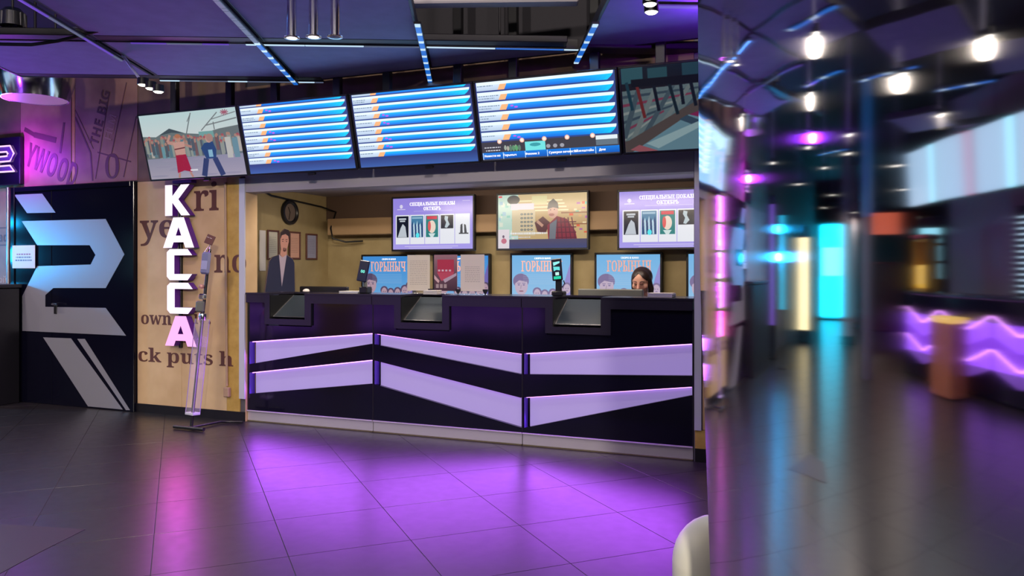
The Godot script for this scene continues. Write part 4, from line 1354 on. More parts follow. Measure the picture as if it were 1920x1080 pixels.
func kassa_sign() -> void:
	var t := thing("cinema_sign", "vertical glowing sign of five white and pink letters on the plywood wall", "sign", Vector3(-5.845, 0, 0))
	var K := [[[0, 0], [0, 1], [0.29, 1], [0.29, 0.62], [0.66, 1], [1, 1], [0.54, 0.53], [1.02, 0], [0.68, 0], [0.29, 0.44], [0.29, 0]]]
	var A := [[[0, 0], [0.34, 1], [0.51, 1], [0.51, 0.70], [0.28, 0]], [[1.02, 0], [0.68, 1], [0.51, 1], [0.51, 0.70], [0.74, 0]], [[0.34, 0.18], [0.412, 0.40], [0.608, 0.40], [0.68, 0.18]]]
	var C := [[[0.0, 0.12], [0.0, 0.90], [0.12, 1], [0.82, 1], [1, 0.80], [0.29, 0.80], [0.29, 0.2], [1, 0.2], [0.82, 0.0], [0.12, 0.0]]]
	var defs := [[K, -6.005, 1.935, 0.30, 0.295, "sign white"], [A, -6.030, 1.627, 0.375, 0.290, "sign white"], [C, -5.984, 1.316, 0.312, 0.298, "sign white"], [C, -5.980, 0.996, 0.315, 0.296, "sign white"], [A, -6.005, 0.686, 0.378, 0.287, "sign pink"]]
	for d in defs:
		var st := mb()
		var fa := mb()
		for s in d[0]:
			var a := []
			for q in s:
				a.append([d[1] + q[0] * d[3] + 5.845, d[2] + q[1] * d[4]])
			prism(st, a, 0.03, 0.098)
			prism(fa, a, 0.098, 0.103)
		var l := part("letter", st.commit(), M["sign return"], t)
		part("glowing_face", fa.commit(), M[d[5]], l)
	part("bracket", bx(Vector3(0.02, 2.262, 0.04), Vector3(0.24, 0.03, 0.07), 0.004), M["sign return"], t)
	part("rear_rail", bx(Vector3(-0.05, 1.46, 0.015), Vector3(0.03, 1.6, 0.03), 0.003), M["satin black"], t)

# ------------------------------------------------------------------ small things on the counter and the floor

func small_things() -> void:
	var y := 1.204
	# three sheets in clear holders
	var red := canvas(128, 180, c8(150, 60, 80))
	vgrad(red, 0, 0, 128, 180, c8(176, 130, 140), c8(70, 40, 60))
	rect(red, 18, 24, 92, 66, c8(196, 54, 84))
	poly(red, [[16, 90], [112, 84], [96, 120], [40, 130]], c8(206, 80, 104))
	poly(red, [[50, 124], [124, 90], [124, 104], [60, 140]], c8(196, 180, 196))
	poly(red, [[0, 100], [30, 130], [24, 142], [0, 120]], c8(224, 190, 190))
	for k in 4:
		rect(red, 22 + k * 20, 74, 12, 9, c8(232, 214, 220))
	for k in 3:
		rect(red, 10 + k * 22, 146, 16, 20, c8(180, 160, 160))
	var txt := canvas(128, 180, c8(232, 222, 202))
	for k in 14:
		dashes(txt, 14, 30 + k * 9, 100, 2, c8(176, 166, 150))
	var txt2 := canvas(128, 180, c8(228, 216, 206))
	for k in 9:
		dashes(txt2, 24, 60 + k * 9, 80, 2, c8(164, 154, 150))
	for q in [[-3.428, txt, "printed cream text sheet in a clear holder on the counter, left of the red leaflet"], [-3.160, red, "red leaflet in a clear holder on the counter between two text sheets"], [-2.903, txt2, "printed cream text sheet in a clear holder on the counter, right of the red leaflet"]]:
		var t := thing("sheet_holder", q[2], "sheet holder", Vector3(q[0], y, -0.25))
		part("clear_plate", bx(Vector3(0, 0.17, -0.006), Vector3(0.232, 0.335, 0.003)), M["clear"], t)
		part("sheet", sheet(0.224, 0.315, -0.002), printed("sheet %s" % q[0], q[1], 0.6), t, Vector3(0, 0.185, 0))
		part("sheet_back", bx(Vector3(0, 0.185, -0.0035), Vector3(0.224, 0.315, 0.001)), M["paper"], t)
		part("foot", bx(Vector3(0, 0.006, -0.01), Vector3(0.23, 0.012, 0.10), 0.003), M["clear"], t)
		part("clip", pr([[0.0, 0.0], [0.022, 0.03], [0.022, 0.045], [-0.022, 0.045], [-0.022, 0.03]], -0.004, 0.008), M["black plastic"], t, Vector3(0.128, 0.0, 0.01))
	var lf := thing("leaflet_stack", "small stack of white leaflets before the red sheet on the counter", "leaflets", Vector3(-3.22, y, -0.12))
	for k in 4:
		part("leaflet", bx(Vector3(0.004 * (k % 2), 0.005 + 0.009 * k, 0), Vector3(0.13, 0.008, 0.09), 0.001), M["paper"], lf)
	# payment terminals
	var a := thing("payment_terminal", "dark payment terminal with two green digits at the left of the counter", "terminal", Vector3(-3.925, y, -0.16))
	part("base", bx(Vector3(0.01, 0.03, 0), Vector3(0.085, 0.06, 0.09), 0.008), M["satin black"], a)
	part("stem", bx(Vector3(0, 0.09, -0.01), Vector3(0.03, 0.09, 0.03), 0.004), M["grey plastic"], a)
	var hd := part("head", bx(Vector3.ZERO, Vector3(0.092, 0.19, 0.022), 0.006), mat("terminal blue", c8(26, 26, 62), 0.25), a, Vector3(0.0, 0.20, 0.02), Vector3(-0.12, 0.2, -0.16))
	var gt := letters("00", 0.026, "Droid Sans", true, 0.001)
	part("digits", gt, glow("digit green", Color(0.45, 1.0, 0.9), 1.0), hd, Vector3(0, -0.005, 0.0125))
	var b := thing("payment_terminal", "slim phone shaped terminal with a bright green and white screen", "terminal", Vector3(-2.088, y, -0.16))
	part("base", bx(Vector3(0, 0.02, 0), Vector3(0.10, 0.04, 0.09), 0.008), M["satin black"], b)
	part("stem", bx(Vector3(-0.005, 0.085, -0.01), Vector3(0.05, 0.10, 0.03), 0.006), M["satin black"], b)
	part("cable", tb([Vector3(0.025, 0.07, -0.01), Vector3(0.045, 0.10, -0.01), Vector3(0.035, 0.125, -0.012)], 0.005, 6), M["black plastic"], b)
	var pim := canvas(64, 136, c8(18, 18, 40))
	poly(pim, [[8, 16], [56, 12], [56, 24], [10, 42]], c8(150, 240, 240))
	poly(pim, [[8, 46], [54, 50], [54, 76], [30, 70], [10, 78]], c8(110, 230, 230))
	rect(pim, 20, 86, 26, 22, c8(200, 250, 240))
	rect(pim, 6, 114, 52, 20, c8(40, 214, 170))
	var ph := part("head", bx(Vector3.ZERO, Vector3(0.085, 0.178, 0.014), 0.006), M["black plastic"], b, Vector3(-0.012, 0.212, 0.015), Vector3(-0.1, 0.1, 0.10))
	part("display", sheet(0.074, 0.16, 0.0075), lit("phone picture", pim, 1.0), ph)
	# monitors of the cashiers, seen from behind
	for q in [[-4.645, "back of the left cashier's monitor, seen just above the counter"], [-1.769, "back of the right cashier's monitor, in front of the cashier's face"]]:
		var t := thing("cashier_monitor", q[1], "monitor", Vector3(q[0], 0.876, -0.56))
		part("back_cover", bx(Vector3(0, 0.215, 0), Vector3(0.56, 0.325, 0.035), 0.008), M["grey plastic"] if q[0] > -2.0 else M["satin black"], t)
		part("screen", sheet(0.53, 0.30), M["satin black"], t, Vector3(0, 0.215, -0.0185), Vector3(0, PI, 0))
		part("stand", bx(Vector3(0, 0.06, 0), Vector3(0.05, 0.12, 0.02), 0.003), M["satin black"], t)
		part("foot", bx(Vector3(0, 0.006, 0), Vector3(0.2, 0.012, 0.16), 0.003), M["satin black"], t)
	single("computer_mouse", "white rounded computer mouse lying on the left of the counter top", "mouse", lathe([[0.03, 0.0], [0.034, 0.008], [0.03, 0.018], [0.018, 0.027], [0.0, 0.03]], 20), M["paper"], Vector3(-4.735, 1.204, -0.40))
	for q in [[-4.075, 0.20, "flat stack of white printed papers left of the left terminal", 3], [-1.262, 0.19, "stack of white booklets on the counter right of the cashier", 5]]:
		var t := thing("paper_stack", q[2], "paper stack", Vector3(q[0], y, -0.20))
		for k in q[3]:
			part("booklet", bx(Vector3(0.006 * (k % 2) - 0.003, 0.003 + 0.0065 * k, 0), Vector3(q[1], 0.006, 0.14), 0.001), M["paper"] if k % 2 == 0 else M["white metal"], t)
	# the leaning floor stand
	var s := thing("floor_stand", "slim black display stand with a clear tube and hung packets before the glowing letters", "display stand", Vector3(-5.30, 0, 0.42))
	part("foot_bar", tb([Vector3(-0.17, 0.02, 0.10), Vector3(0.17, 0.02, 0.10)], 0.017), M["satin black"], s)
	part("foot_bar", tb([Vector3(-0.01, 0.02, 0.10), Vector3(0.05, 0.02, -0.24), Vector3(0.25, 0.02, -0.30)], 0.012), M["satin black"], s)
	var lo := Vector3(-0.01, 0.03, 0.06)
	var hi := Vector3(0.085, 1.60, -0.06)
	part("pole", tb([lo, hi], 0.014), M["satin black"], s)
	var dirv := (hi - lo).normalized()
	var bs := Basis(dirv.cross(Vector3(0, 0, 1)).normalized(), dirv, dirv.cross(Vector3(0, 0, 1)).normalized().cross(dirv))
	var put := func(k: float, off := Vector3.ZERO) -> Vector3: return lo + dirv * k + bs * off
	var er := bs.get_euler()
	var ctube := mb()
	for q in [[0.042, 0.0], [-0.042, 0.0]]:
		box(ctube, Vector3(q[0], 0, 0), Vector3(0.003, 0.84, 0.084))
	for q in [0.042, -0.042]:
		box(ctube, Vector3(0, 0, q), Vector3(0.084, 0.84, 0.003))
	part("clear_tube", ctube.commit(), M["clear"], s, put.call(0.53), er)
	var tr := mb()
	for q in [[-1, -1], [1, -1], [1, 1], [-1, 1]]:
		box(tr, Vector3(q[0] * 0.042, 0, q[1] * 0.042), Vector3(0.005, 0.84, 0.005))
	part("tube_edge", tr.commit(), mat("acrylic edge", c8(160, 140, 190), 0.3), s, put.call(0.53), er)
	part("tube_base", bx(Vector3.ZERO, Vector3(0.092, 0.022, 0.092), 0.003), M["white metal"], s, put.call(0.11), er)
	part("collar", lathe([[0.03, -0.03], [0.036, 0.0], [0.03, 0.03], [0.014, 0.035]], 16), M["chrome"], s, put.call(0.97), er)
	# hung packets and gadgets
	part("gadget", bx(Vector3.ZERO, Vector3(0.075, 0.10, 0.05), 0.012), M["grey plastic"], s, put.call(1.06, Vector3(-0.02, 0, 0.02)), er + Vector3(0, 0.3, 0))
	part("gadget", bx(Vector3.ZERO, Vector3(0.06, 0.05, 0.05), 0.01), M["chrome"], s, put.call(1.15, Vector3(-0.005, 0, 0.02)), er)
	part("gadget", lathe([[0.0, -0.02], [0.022, -0.014], [0.026, 0.0], [0.02, 0.016], [0.0, 0.02]], 14), mat("rose metal", c8(190, 140, 130), 0.3, 0.5), s, put.call(1.24, Vector3(-0.02, 0, 0.03)), er)
	part("packet", bx(Vector3.ZERO, Vector3(0.10, 0.20, 0.035), 0.016), mat("packet blue", c8(112, 112, 150), 0.2), s, put.call(1.45, Vector3(0.0, 0, 0.03)), er)
	part("packet_window", bx(Vector3.ZERO, Vector3(0.084, 0.10, 0.04), 0.012), mat("packet pale", c8(150, 150, 190), 0.15), s, put.call(1.43, Vector3(0.0, 0, 0.03)), er)
	var tp := mb()
	box(tp, Vector3.ZERO, Vector3(0.10, 0.085, 0.008), 0.002)
	part("header_tag", tp.commit(), M["print brown"], s, put.call(1.66, Vector3(0.02, 0, 0.03)), er + Vector3(-0.2, 0, -0.25))
	part("lettering", letters("— —", 0.02, "Droid Sans", true, 0.001), M["paper"], s, put.call(1.68, Vector3(0.02, 0, 0.037)), er + Vector3(-0.2, 0, -0.25))
	part("wire", tb([put.call(1.62), put.call(1.53, Vector3(0.03, 0, 0.03))], 0.003, 5), M["chrome"], s)
	part("wire", tb([put.call(1.62), put.call(1.53, Vector3(-0.04, 0, 0.03))], 0.003, 5), M["chrome"], s)

# ------------------------------------------------------------------ the cashier

# bones: [a, b, radius at a, radius at b]; the field is a smooth minimum of tapered capsules
func field(p: Vector3, bones: Array, k: float) -> float:
	var d := 1e3
	for b in bones:
		var ab: Vector3 = b[1] - b[0]
		var t := clampf((p - b[0]).dot(ab) / maxf(ab.length_squared(), 1e-9), 0.0, 1.0)
		var e: float = p.distance_to(b[0] + ab * t) - lerpf(b[2], b[3], t)
		var h := clampf(0.5 + 0.5 * (d - e) / k, 0.0, 1.0)
		d = lerpf(d, e, h) - k * h * (1.0 - h)
	return d

# surface nets over the box round the bones
func nets(st: SurfaceTool, bones: Array, cellsz: float, k: float, keep = null) -> void:
	var lo := Vector3.ONE * 1e3
	var hi := -lo
	for b in bones:
		for j in 2:
			lo = lo.min(b[j] - Vector3.ONE * (b[2 + j] + cellsz * 2.0))
			hi = hi.max(b[j] + Vector3.ONE * (b[2 + j] + cellsz * 2.0))
	var n := Vector3i(((hi - lo) / cellsz).ceil()) + Vector3i.ONE
	var vals := PackedFloat32Array()
	vals.resize(n.x * n.y * n.z)
	for z in n.z:
		for y in n.y:
			for x in n.x:
				var p := lo + Vector3(x, y, z) * cellsz
				var d := field(p, bones, k)
				if keep != null:
					d = maxf(d, keep.call(p))
				vals[x + n.x * (y + n.y * z)] = d
	var vid := {}
	var verts := []
	for z in n.z - 1:
		for y in n.y - 1:
			for x in n.x - 1:
				var base := x + n.x * (y + n.y * z)
				var sum := Vector3.ZERO
				var cnt := 0
				var c := []
				var neg := 0
				for q in 8:
					var v: float = vals[base + (q & 1) + n.x * ((q >> 1) & 1) + n.x * n.y * (q >> 2)]
					c.append(v)
					neg += 1 if v < 0.0 else 0
				if neg == 0 or neg == 8:
					continue
				for e in [[0, 1], [2, 3], [4, 5], [6, 7], [0, 2], [1, 3], [4, 6], [5, 7], [0, 4], [1, 5], [2, 6], [3, 7]]:
					var va: float = c[e[0]]
					var vb: float = c[e[1]]
					if (va < 0.0) != (vb < 0.0):
						var t := va / (va - vb)
						var pa := Vector3(e[0] & 1, (e[0] >> 1) & 1, e[0] >> 2)
						var pb := Vector3(e[1] & 1, (e[1] >> 1) & 1, e[1] >> 2)
						sum += pa.lerp(pb, t)
						cnt += 1
				vid[base] = verts.size()
				verts.append(lo + (Vector3(x, y, z) + sum / cnt) * cellsz)
	var norm := []
	for v in verts:
		var e := cellsz * 0.5
		norm.append(Vector3(field(v + Vector3(e, 0, 0), bones, k) - field(v - Vector3(e, 0, 0), bones, k), field(v + Vector3(0, e, 0), bones, k) - field(v - Vector3(0, e, 0), bones, k), field(v + Vector3(0, 0, e), bones, k) - field(v - Vector3(0, 0, e), bones, k)).normalized())
	var step := [1, n.x, n.x * n.y]
	for z in range(1, n.z - 1):
		for y in range(1, n.y - 1):
			for x in range(1, n.x - 1):
				var base := x + n.x * (y + n.y * z)
				for ax in 3:
					if (vals[base] < 0.0) == (vals[base + step[ax]] < 0.0):
						continue
					var u: int = step[(ax + 1) % 3]
					var w: int = step[(ax + 2) % 3]
					var q := [base - u - w, base - w, base, base - u]
					var ok := true
					for i in q:
						ok = ok and vid.has(i)
					if not ok:
						continue
					for o in [[0, 1, 2], [0, 2, 3]]:
						var ia: int = vid[q[o[0]]]
						var ib: int = vid[q[o[1]]]
						var ic: int = vid[q[o[2]]]
						if (verts[ib] - verts[ia]).cross(verts[ic] - verts[ia]).dot(norm[ia]) > 0.0:
							var tmp := ib
							ib = ic
							ic = tmp
						for i in [ia, ib, ic]:
							st.set_normal(norm[i])
							st.add_vertex(verts[i])

func cashier() -> void:
	# seated behind the desk, facing the hall (+z), head bent down over the keyboard
	var at := Vector3(-1.60, 0, -1.02)
	var t := thing("person", "seated cashier with dark hair parted in the middle, looking down behind her monitor", "person", at)
	var skin := mat("skin", c8(206, 156, 136), 0.5)
	skin.subsurf_scatter_enabled = true
	skin.subsurf_scatter_strength = 0.1
	var body := mb()
	var v := func(x: float, y: float, z: float) -> Vector3: return Vector3(x, y, z)
	var torso := [[v.call(-0.06, 0.70, -0.10), v.call(0.06, 0.70, -0.10), 0.12, 0.12], [v.call(0, 0.74, -0.10), v.call(0, 0.92, -0.08), 0.115, 0.11], [v.call(-0.06, 1.04, -0.05), v.call(0.06, 1.04, -0.05), 0.10, 0.10], [v.call(-0.135, 1.10, -0.04), v.call(0.135, 1.10, -0.04), 0.052, 0.052]]
	var arms := []
	for s in [-1.0, 1.0]:
		arms += [[v.call(0.15 * s, 1.09, -0.04), v.call(0.20 * s, 0.90, 0.06), 0.048, 0.040], [v.call(0.20 * s, 0.90, 0.06), v.call(0.115 * s, 0.925, 0.235), 0.038, 0.026]]
	var legs := []
	for s in [-1.0, 1.0]:
		legs += [[v.call(0.085 * s, 0.68, -0.08), v.call(0.11 * s, 0.64, 0.24), 0.085, 0.06], [v.call(0.11 * s, 0.64, 0.24), v.call(0.10 * s, 0.30, 0.17), 0.055, 0.035], [v.call(0.10 * s, 0.30, 0.17), v.call(0.10 * s, 0.28, 0.27), 0.034, 0.026]]
	nets(body, torso + arms + legs + [[v.call(0, 1.10, -0.03), v.call(0, 1.19, 0.01), 0.052, 0.048]], 0.016, 0.03)
	# head, bent forward: own axes turned by tilt
	var hb := Basis(Vector3.RIGHT, 0.28) * Basis(Vector3.UP, -0.10)
	var hc := v.call(0.0, 1.305, 0.045) as Vector3
	var h := func(x: float, y: float, z: float) -> Vector3: return hc + hb * Vector3(x, y, z)
	var head := [
		[h.call(0, 0.035, -0.022), h.call(0, 0.035, 0.008), 0.080, 0.078],
		[h.call(0, -0.03, 0.03), h.call(0, -0.075, 0.048), 0.058, 0.036],
		[h.call(-0.04, -0.02, 0.045), h.call(0.04, -0.02, 0.045), 0.030, 0.030],
		[h.call(0, 0.012, 0.084), h.call(0, -0.026, 0.098), 0.008, 0.013],
		[h.call(-0.03, 0.022, 0.072), h.call(0.03, 0.022, 0.072), 0.012, 0.012],
		[h.call(-0.016, -0.055, 0.078), h.call(0.016, -0.055, 0.078), 0.010, 0.010],
		[h.call(-0.077, 0.0, -0.005), h.call(-0.080, -0.03, -0.002), 0.014, 0.010],
		[h.call(0.077, 0.0, -0.005), h.call(0.080, -0.03, -0.002), 0.014, 0.010],
		[h.call(0, -0.06, -0.01), v.call(0, 1.16, 0.0), 0.050, 0.050],
	]
	nets(body, head, 0.0055, 0.012)
	# hands on the keyboard, each finger a chain of its own
	for s in [-1.0, 1.0]:
		var wr := v.call(0.115 * s, 0.925, 0.235) as Vector3
		var palm := wr + Vector3(-0.015 * s, -0.004, 0.07)
		var hand := [[wr, palm, 0.024, 0.022], [wr + Vector3(0.018, 0, 0.02), palm + Vector3(0.026, 0, 0), 0.015, 0.013], [wr + Vector3(-0.018, 0, 0.02), palm + Vector3(-0.026, 0, 0), 0.015, 0.013]]
		for f in 4:
			var x := -0.030 + 0.020 * f
			var ln: float = [0.030, 0.036, 0.038, 0.033][f if s > 0 else 3 - f]
			var k0 := palm + Vector3(x, 0.002, 0.012)
			var k1 := k0 + Vector3(x * 0.06, 0.008, ln)
			var k2 := k1 + Vector3(0, -0.012, ln * 0.6)
			var k3 := k2 + Vector3(0, -0.016, ln * 0.25)
			hand += [[k0, k1, 0.0092, 0.0085], [k1, k2, 0.0083, 0.0076], [k2, k3, 0.0075, 0.0066]]
		var th0 := wr + Vector3(-0.022 * s, -0.002, 0.03)
		hand += [[th0, th0 + Vector3(-0.022 * s, -0.004, 0.028), 0.012, 0.010], [th0 + Vector3(-0.022 * s, -0.004, 0.028), th0 + Vector3(-0.026 * s, -0.012, 0.055), 0.0095, 0.008]]
		nets(body, hand, 0.006, 0.006)
	part("body", body.commit(), skin, t)
	# clothes follow the body
	var grow := func(a: Array, r: float) -> Array:
		var o := []
		for b in a:
			o.append([b[0], b[1], b[2] + r, b[3] + r])
		return o
	var shirt := mb()
	var sl := []
	for b in arms:
		sl.append(b)
	nets(shirt, grow.call(torso + sl, 0.011), 0.018, 0.03, func(p: Vector3) -> float: return maxf(p.y - 1.155, p.z - 0.205))
	part("shirt", shirt.commit(), mat("shirt", c8(34, 32, 40), 0.8), t)
	var tro := mb()
	nets(tro, grow.call(legs, 0.010), 0.02, 0.03, func(p: Vector3) -> float: return 0.33 - p.y)
	part("trousers", tro.commit(), mat("trousers", c8(28, 28, 34), 0.8), t)
	# hair parted in the middle and tied behind
	var hair := mb()
	var cap := [[h.call(0, 0.042, -0.028), h.call(0, 0.042, 0.004), 0.091, 0.085], [h.call(-0.068, 0.02, 0.0), h.call(-0.080, -0.06, -0.015), 0.026, 0.022], [h.call(0.068, 0.02, 0.0), h.call(0.080, -0.06, -0.015), 0.026, 0.022], [h.call(0, -0.01, -0.07), h.call(0.02, -0.13, -0.09), 0.055, 0.035], [h.call(0.075, -0.05, -0.02), h.call(0.085, -0.12, -0.01), 0.022, 0.016]]
	var hbi := hb.inverse()
	nets(hair, cap, 0.0065, 0.014, func(p: Vector3) -> float:
		var q: Vector3 = hbi * (p - hc)
		# open over the face, with a peak at the parting
		var line_y := 0.096 - 1.1 * maxf(0.0, absf(q.x) - 0.008)
		return minf(q.z - 0.02, minf(line_y - q.y, 0.071 - absf(q.x))))
	part("hair", hair.commit(), mat("hair", c8(40, 26, 26), 0.45), t)
	for s in [-1.0, 1.0]:
		part("eyelid", tb([h.call(0.018 * s, 0.006, 0.0845), h.call(0.030 * s, 0.002, 0.0855), h.call(0.043 * s, 0.004, 0.077)], 0.0032, 6), mat("lash", c8(70, 42, 40), 0.6), t)
		part("eyebrow", tb([h.call(0.014 * s, 0.028, 0.0865), h.call(0.032 * s, 0.033, 0.083), h.call(0.050 * s, 0.027, 0.069)], 0.0035, 6), mat("brow", c8(62, 40, 38), 0.7), t)
	part("lips", tb([h.call(-0.02, -0.056, 0.085), h.call(0, -0.055, 0.0895), h.call(0.02, -0.056, 0.085)], 0.005, 6), mat("lip", c8(170, 92, 92), 0.5), t)
	var st := thing("stool", "high round stool under the seated cashier", "stool", at + Vector3(0, 0, -0.09))
	part("seat", lathe([[0.0, 0.535], [0.17, 0.535], [0.185, 0.545], [0.185, 0.56], [0.17, 0.573], [0.0, 0.573]], 24), M["satin black"], st)
	part("column", tb([Vector3(0, 0.03, 0), Vector3(0, 0.54, 0)], 0.025), M["chrome"], st)
	part("base", lathe([[0.0, 0.0], [0.22, 0.0], [0.22, 0.012], [0.04, 0.035], [0.0, 0.035]], 24), M["chrome"], st)
	part("foot_ring", tb([Vector3(-0.15, 0.26, 0.27), Vector3(0.15, 0.26, 0.27)], 0.012), M["chrome"], st)
	part("foot_ring_arm", tb([Vector3(0, 0.26, 0.0), Vector3(0, 0.26, 0.27)], 0.01), M["chrome"], st)
	var kb := thing("keyboard", "dark keyboard on the desk under the cashier's hands", "keyboard", Vector3(-1.60, 0.876, -0.71))
	part("body", bx(Vector3(0, 0.009, 0), Vector3(0.42, 0.018, 0.06), 0.004), M["black plastic"], kb)

# ------------------------------------------------------------------ the hall behind the camera, seen in the mirrored wall

func hall() -> void:
	for q in [[-2.91, 3.35], [-4.51, 2.97], [-7.29, 2.36], [-6.71, 3.5], [-4.2, 4.33], [-3.3, 5.14], [-5.85, 5.15], [-8.1, 3.38], [-9.32, 2.61], [-8.21, 1.1], [-9.53, 4.62], [-11.1, 1.2], [-13.5, 2.4], [-16.5, 1.6], [-13.0, 5.0], [-18.5, 3.0], [-22.0, 4.5]]:
		spots_cluster(Vector3(q[0], 2.78, q[1]), "three white ceiling spotlights of the hall behind the camera, seen in the mirrored wall", [Vector3(-0.06, 0, -0.03), Vector3.ZERO, Vector3(0.06, 0, 0.03)], Vector3(0, 1.17, 0), 1.6, "hall ceiling spotlights")
	# added fill lamps that light the ticket wall from behind the camera
	for q in [[-2.5, 9.6, -3.0, "middle"], [1.4, 8.4, -1.5, "right hand"], [-6.2, 10.0, -6.0, "left hand"]]:
		var fl := thing("added_fill_lamp", "added fill lamp on the hall ceiling behind the camera, the %s one of three" % q[3], "lamp", Vector3(q[0], 3.3, q[1]))
		part("bracket", tb([Vector3(0, 0.0, 0), Vector3(0, 0.65, 0)], 0.015), M["satin black"], fl)
		part("housing", bx(Vector3(0, 0, 0.05), Vector3(0.36, 0.26, 0.08), 0.01), M["satin black"], fl, Vector3.ZERO, Vector3(0.25, 0, 0))
		part("lens", bx(Vector3(0, 0, 0.005), Vector3(0.32, 0.22, 0.01), 0.003), M["fill lamp face"], fl, Vector3.ZERO, Vector3(0.25, 0, 0))
		spot("added_fill_lamp_light", Vector3(q[0], 3.22, q[1] - 0.1), Vector3(q[2], 0.7, 0.0), Color(1.0, 0.95, 0.9), 36.0, 42.0, 0.15)
	# cyan totem far down the hall
	var c := thing("cyan_totem", "tall glowing cyan advertising totem far down the hall, seen in the mirrored wall", "totem", Vector3(-22.25, 0, 1.5), PI / 2)
	part("housing", bx(Vector3(0, 1.42, -0.2), Vector3(2.1, 2.84, 0.36), 0.03), M["satin black"], c)
	part("lower_panel", bx(Vector3(0, 0.64, 0), Vector3(1.9, 1.2, 0.04), 0.01), M["cyan face"], c)
	part("middle_screen", bx(Vector3(-0.1, 1.66, 0), Vector3(1.7, 0.8, 0.04), 0.01), M["cyan pale"], c)
	part("upper_panel", bx(Vector3(0, 2.42, 0), Vector3(1.9, 0.66, 0.04), 0.01), M["cyan face"], c)
	var al := area("cyan_totem_light", Vector3(-22.1, 1.4, 1.5), Vector2(1.9, 2.6), Color(0.1, 0.85, 1.0), 6.0)
	al.rotation = Vector3(0, -PI / 2, 0)
	# cyan light column out of view, placed to light the entrance door
	var k := thing("light_column", "slim cyan light column out of view at left, placed to light the black door", "light column", Vector3(-9.65, 0, 1.05))
	part("base", lathe([[0.0, 0.0], [0.18, 0.0], [0.18, 0.02], [0.05, 0.05], [0.0, 0.05]], 24), M["satin black"], k)
	part("post", tb([Vector3(0, 0.04, 0), Vector3(0, 2.3, 0)], 0.03), M["satin black"], k)
	part("light_tube", tb([Vector3(0.0, 0.85, -0.05), Vector3(0, 2.2, -0.05)], 0.035), M["cyan face"], k)
	part("light_tube", tb([Vector3(0.0, 0.85, 0.05), Vector3(0, 2.2, 0.05)], 0.035), M["cyan face"], k)
	omni("light_column_light", Vector3(-9.53, 1.6, 0.93), Color(0.1, 0.7, 1.0), 2.4, 0.06)
	omni("light_column_light", Vector3(-9.53, 2.0, 0.93), Color(0.1, 0.7, 1.0), 0.4, 0.06)
	var v := thing("light_column", "tall violet light column by the wall of the hall, seen in the mirrored wall", "light column", Vector3(-10.7, 0, 0.3))
	part("post", bx(Vector3(0, 1.3, 0), Vector3(0.3, 2.6, 0.3), 0.02), M["satin black"], v)
	part("light_panel", bx(Vector3(0.16, 1.5, 0), Vector3(0.02, 1.9, 0.22), 0.005), M["violet face"], v)
	# warm panel placed to give the beige streak in the mirrored wall; plain pillars
	var wd := thing("warm_light_panel", "warm light panel out of view, placed to give the beige streak in the mirrored wall", "light panel", Vector3(-14.2, 0, 0.72), PI / 2)
	part("housing", bx(Vector3(0, 1.15, -0.06), Vector3(0.6, 2.3, 0.1), 0.02), M["satin black"], wd)
	part("light_panel", bx(Vector3(0, 1.15, 0), Vector3(0.5, 1.8, 0.02), 0.005), glow("warm panel", Color(0.9, 0.85, 0.64), 0.5), wd)
	var wl := area("warm_light_panel_light", Vector3(-14.1, 1.15, 0.72), Vector2(0.5, 1.8), Color(1.0, 0.92, 0.68), 0.5)
	wl.rotation = Vector3(0, -PI / 2, 0)
	for q in [[-14.5, 2.9, "nearer"], [-19.0, 2.9, "farther"]]:
		var pl := thing("hall_pillar", "round grey pillar of the hall, the %s of two, seen in the mirrored wall" % q[2], "pillar", Vector3(q[0], 0, q[1]))
		part("shaft", lathe([[0.25, 0.0], [0.25, 3.94]], 28), M["soffit"], pl)
		part("collar", lathe([[0.25, 0.0], [0.29, 0.0], [0.29, 0.15], [0.25, 0.17]], 28), M["satin black"], pl)
	var bp := thing("hall_pillar", "slim round pillar, upper part glows for the blue light on it, in the mirrored wall", "pillar", Vector3(-9.35, 0, 3.9))
	part("shaft", lathe([[0.16, 0.0], [0.16, 3.94]], 28), M["hall dark"], bp)
	part("glow_wrap", lathe([[0.165, 2.1], [0.175, 2.12], [0.175, 3.85], [0.165, 3.87]], 28), glow("blue wrap", Color(0.05, 0.32, 0.55), 0.5), bp)  # glowing wrap stands for the blue light on the upper pillar
	# red kiosk
	var r := thing("red_kiosk", "dark red kiosk with a lit orange sign, far down the mirrored hall", "kiosk", Vector3(-18.5, 0, 4.4), PI / 2)
	part("body", bx(Vector3(0, 0.8, 0), Vector3(1.9, 1.6, 0.8), 0.03), M["dark red"], r)
	part("canopy_post", tb([Vector3(-0.8, 1.6, 0), Vector3(-0.8, 2.3, 0)], 0.03), M["satin black"], r)
	part("canopy_post", tb([Vector3(0.8, 1.6, 0), Vector3(0.8, 2.3, 0)], 0.03), M["satin black"], r)
	part("lit_sign", bx(Vector3(0, 2.5, 0.05), Vector3(1.7, 0.5, 0.1), 0.02), glow("kiosk orange", Color(0.95, 0.45, 0.32), 0.7), r)
	# pale screens
	var p := thing("kiosk_screens", "stand with three pale blue lit screens, seen in the mirrored wall", "kiosk", Vector3(-12.6, 0, 5.9), 1.75)
	part("post", bx(Vector3(0, 1.15, -0.06), Vector3(0.9, 2.3, 0.1), 0.02), M["satin black"], p)
	for j in 3:
		part("screen", bx(Vector3(0, 1.4 + 0.29 * j, 0), Vector3(0.74, 0.25, 0.03), 0.005), M["cyan pale"], p)
	# concession bar
	var at := Vector3(-10.1, 0, 4.83)
	var turn := deg_to_rad(147.3)
	var b := thing("snack_bar", "long dark snack bar with violet zigzag bands behind the camera, seen in the mirrored wall", "bar", at, turn)
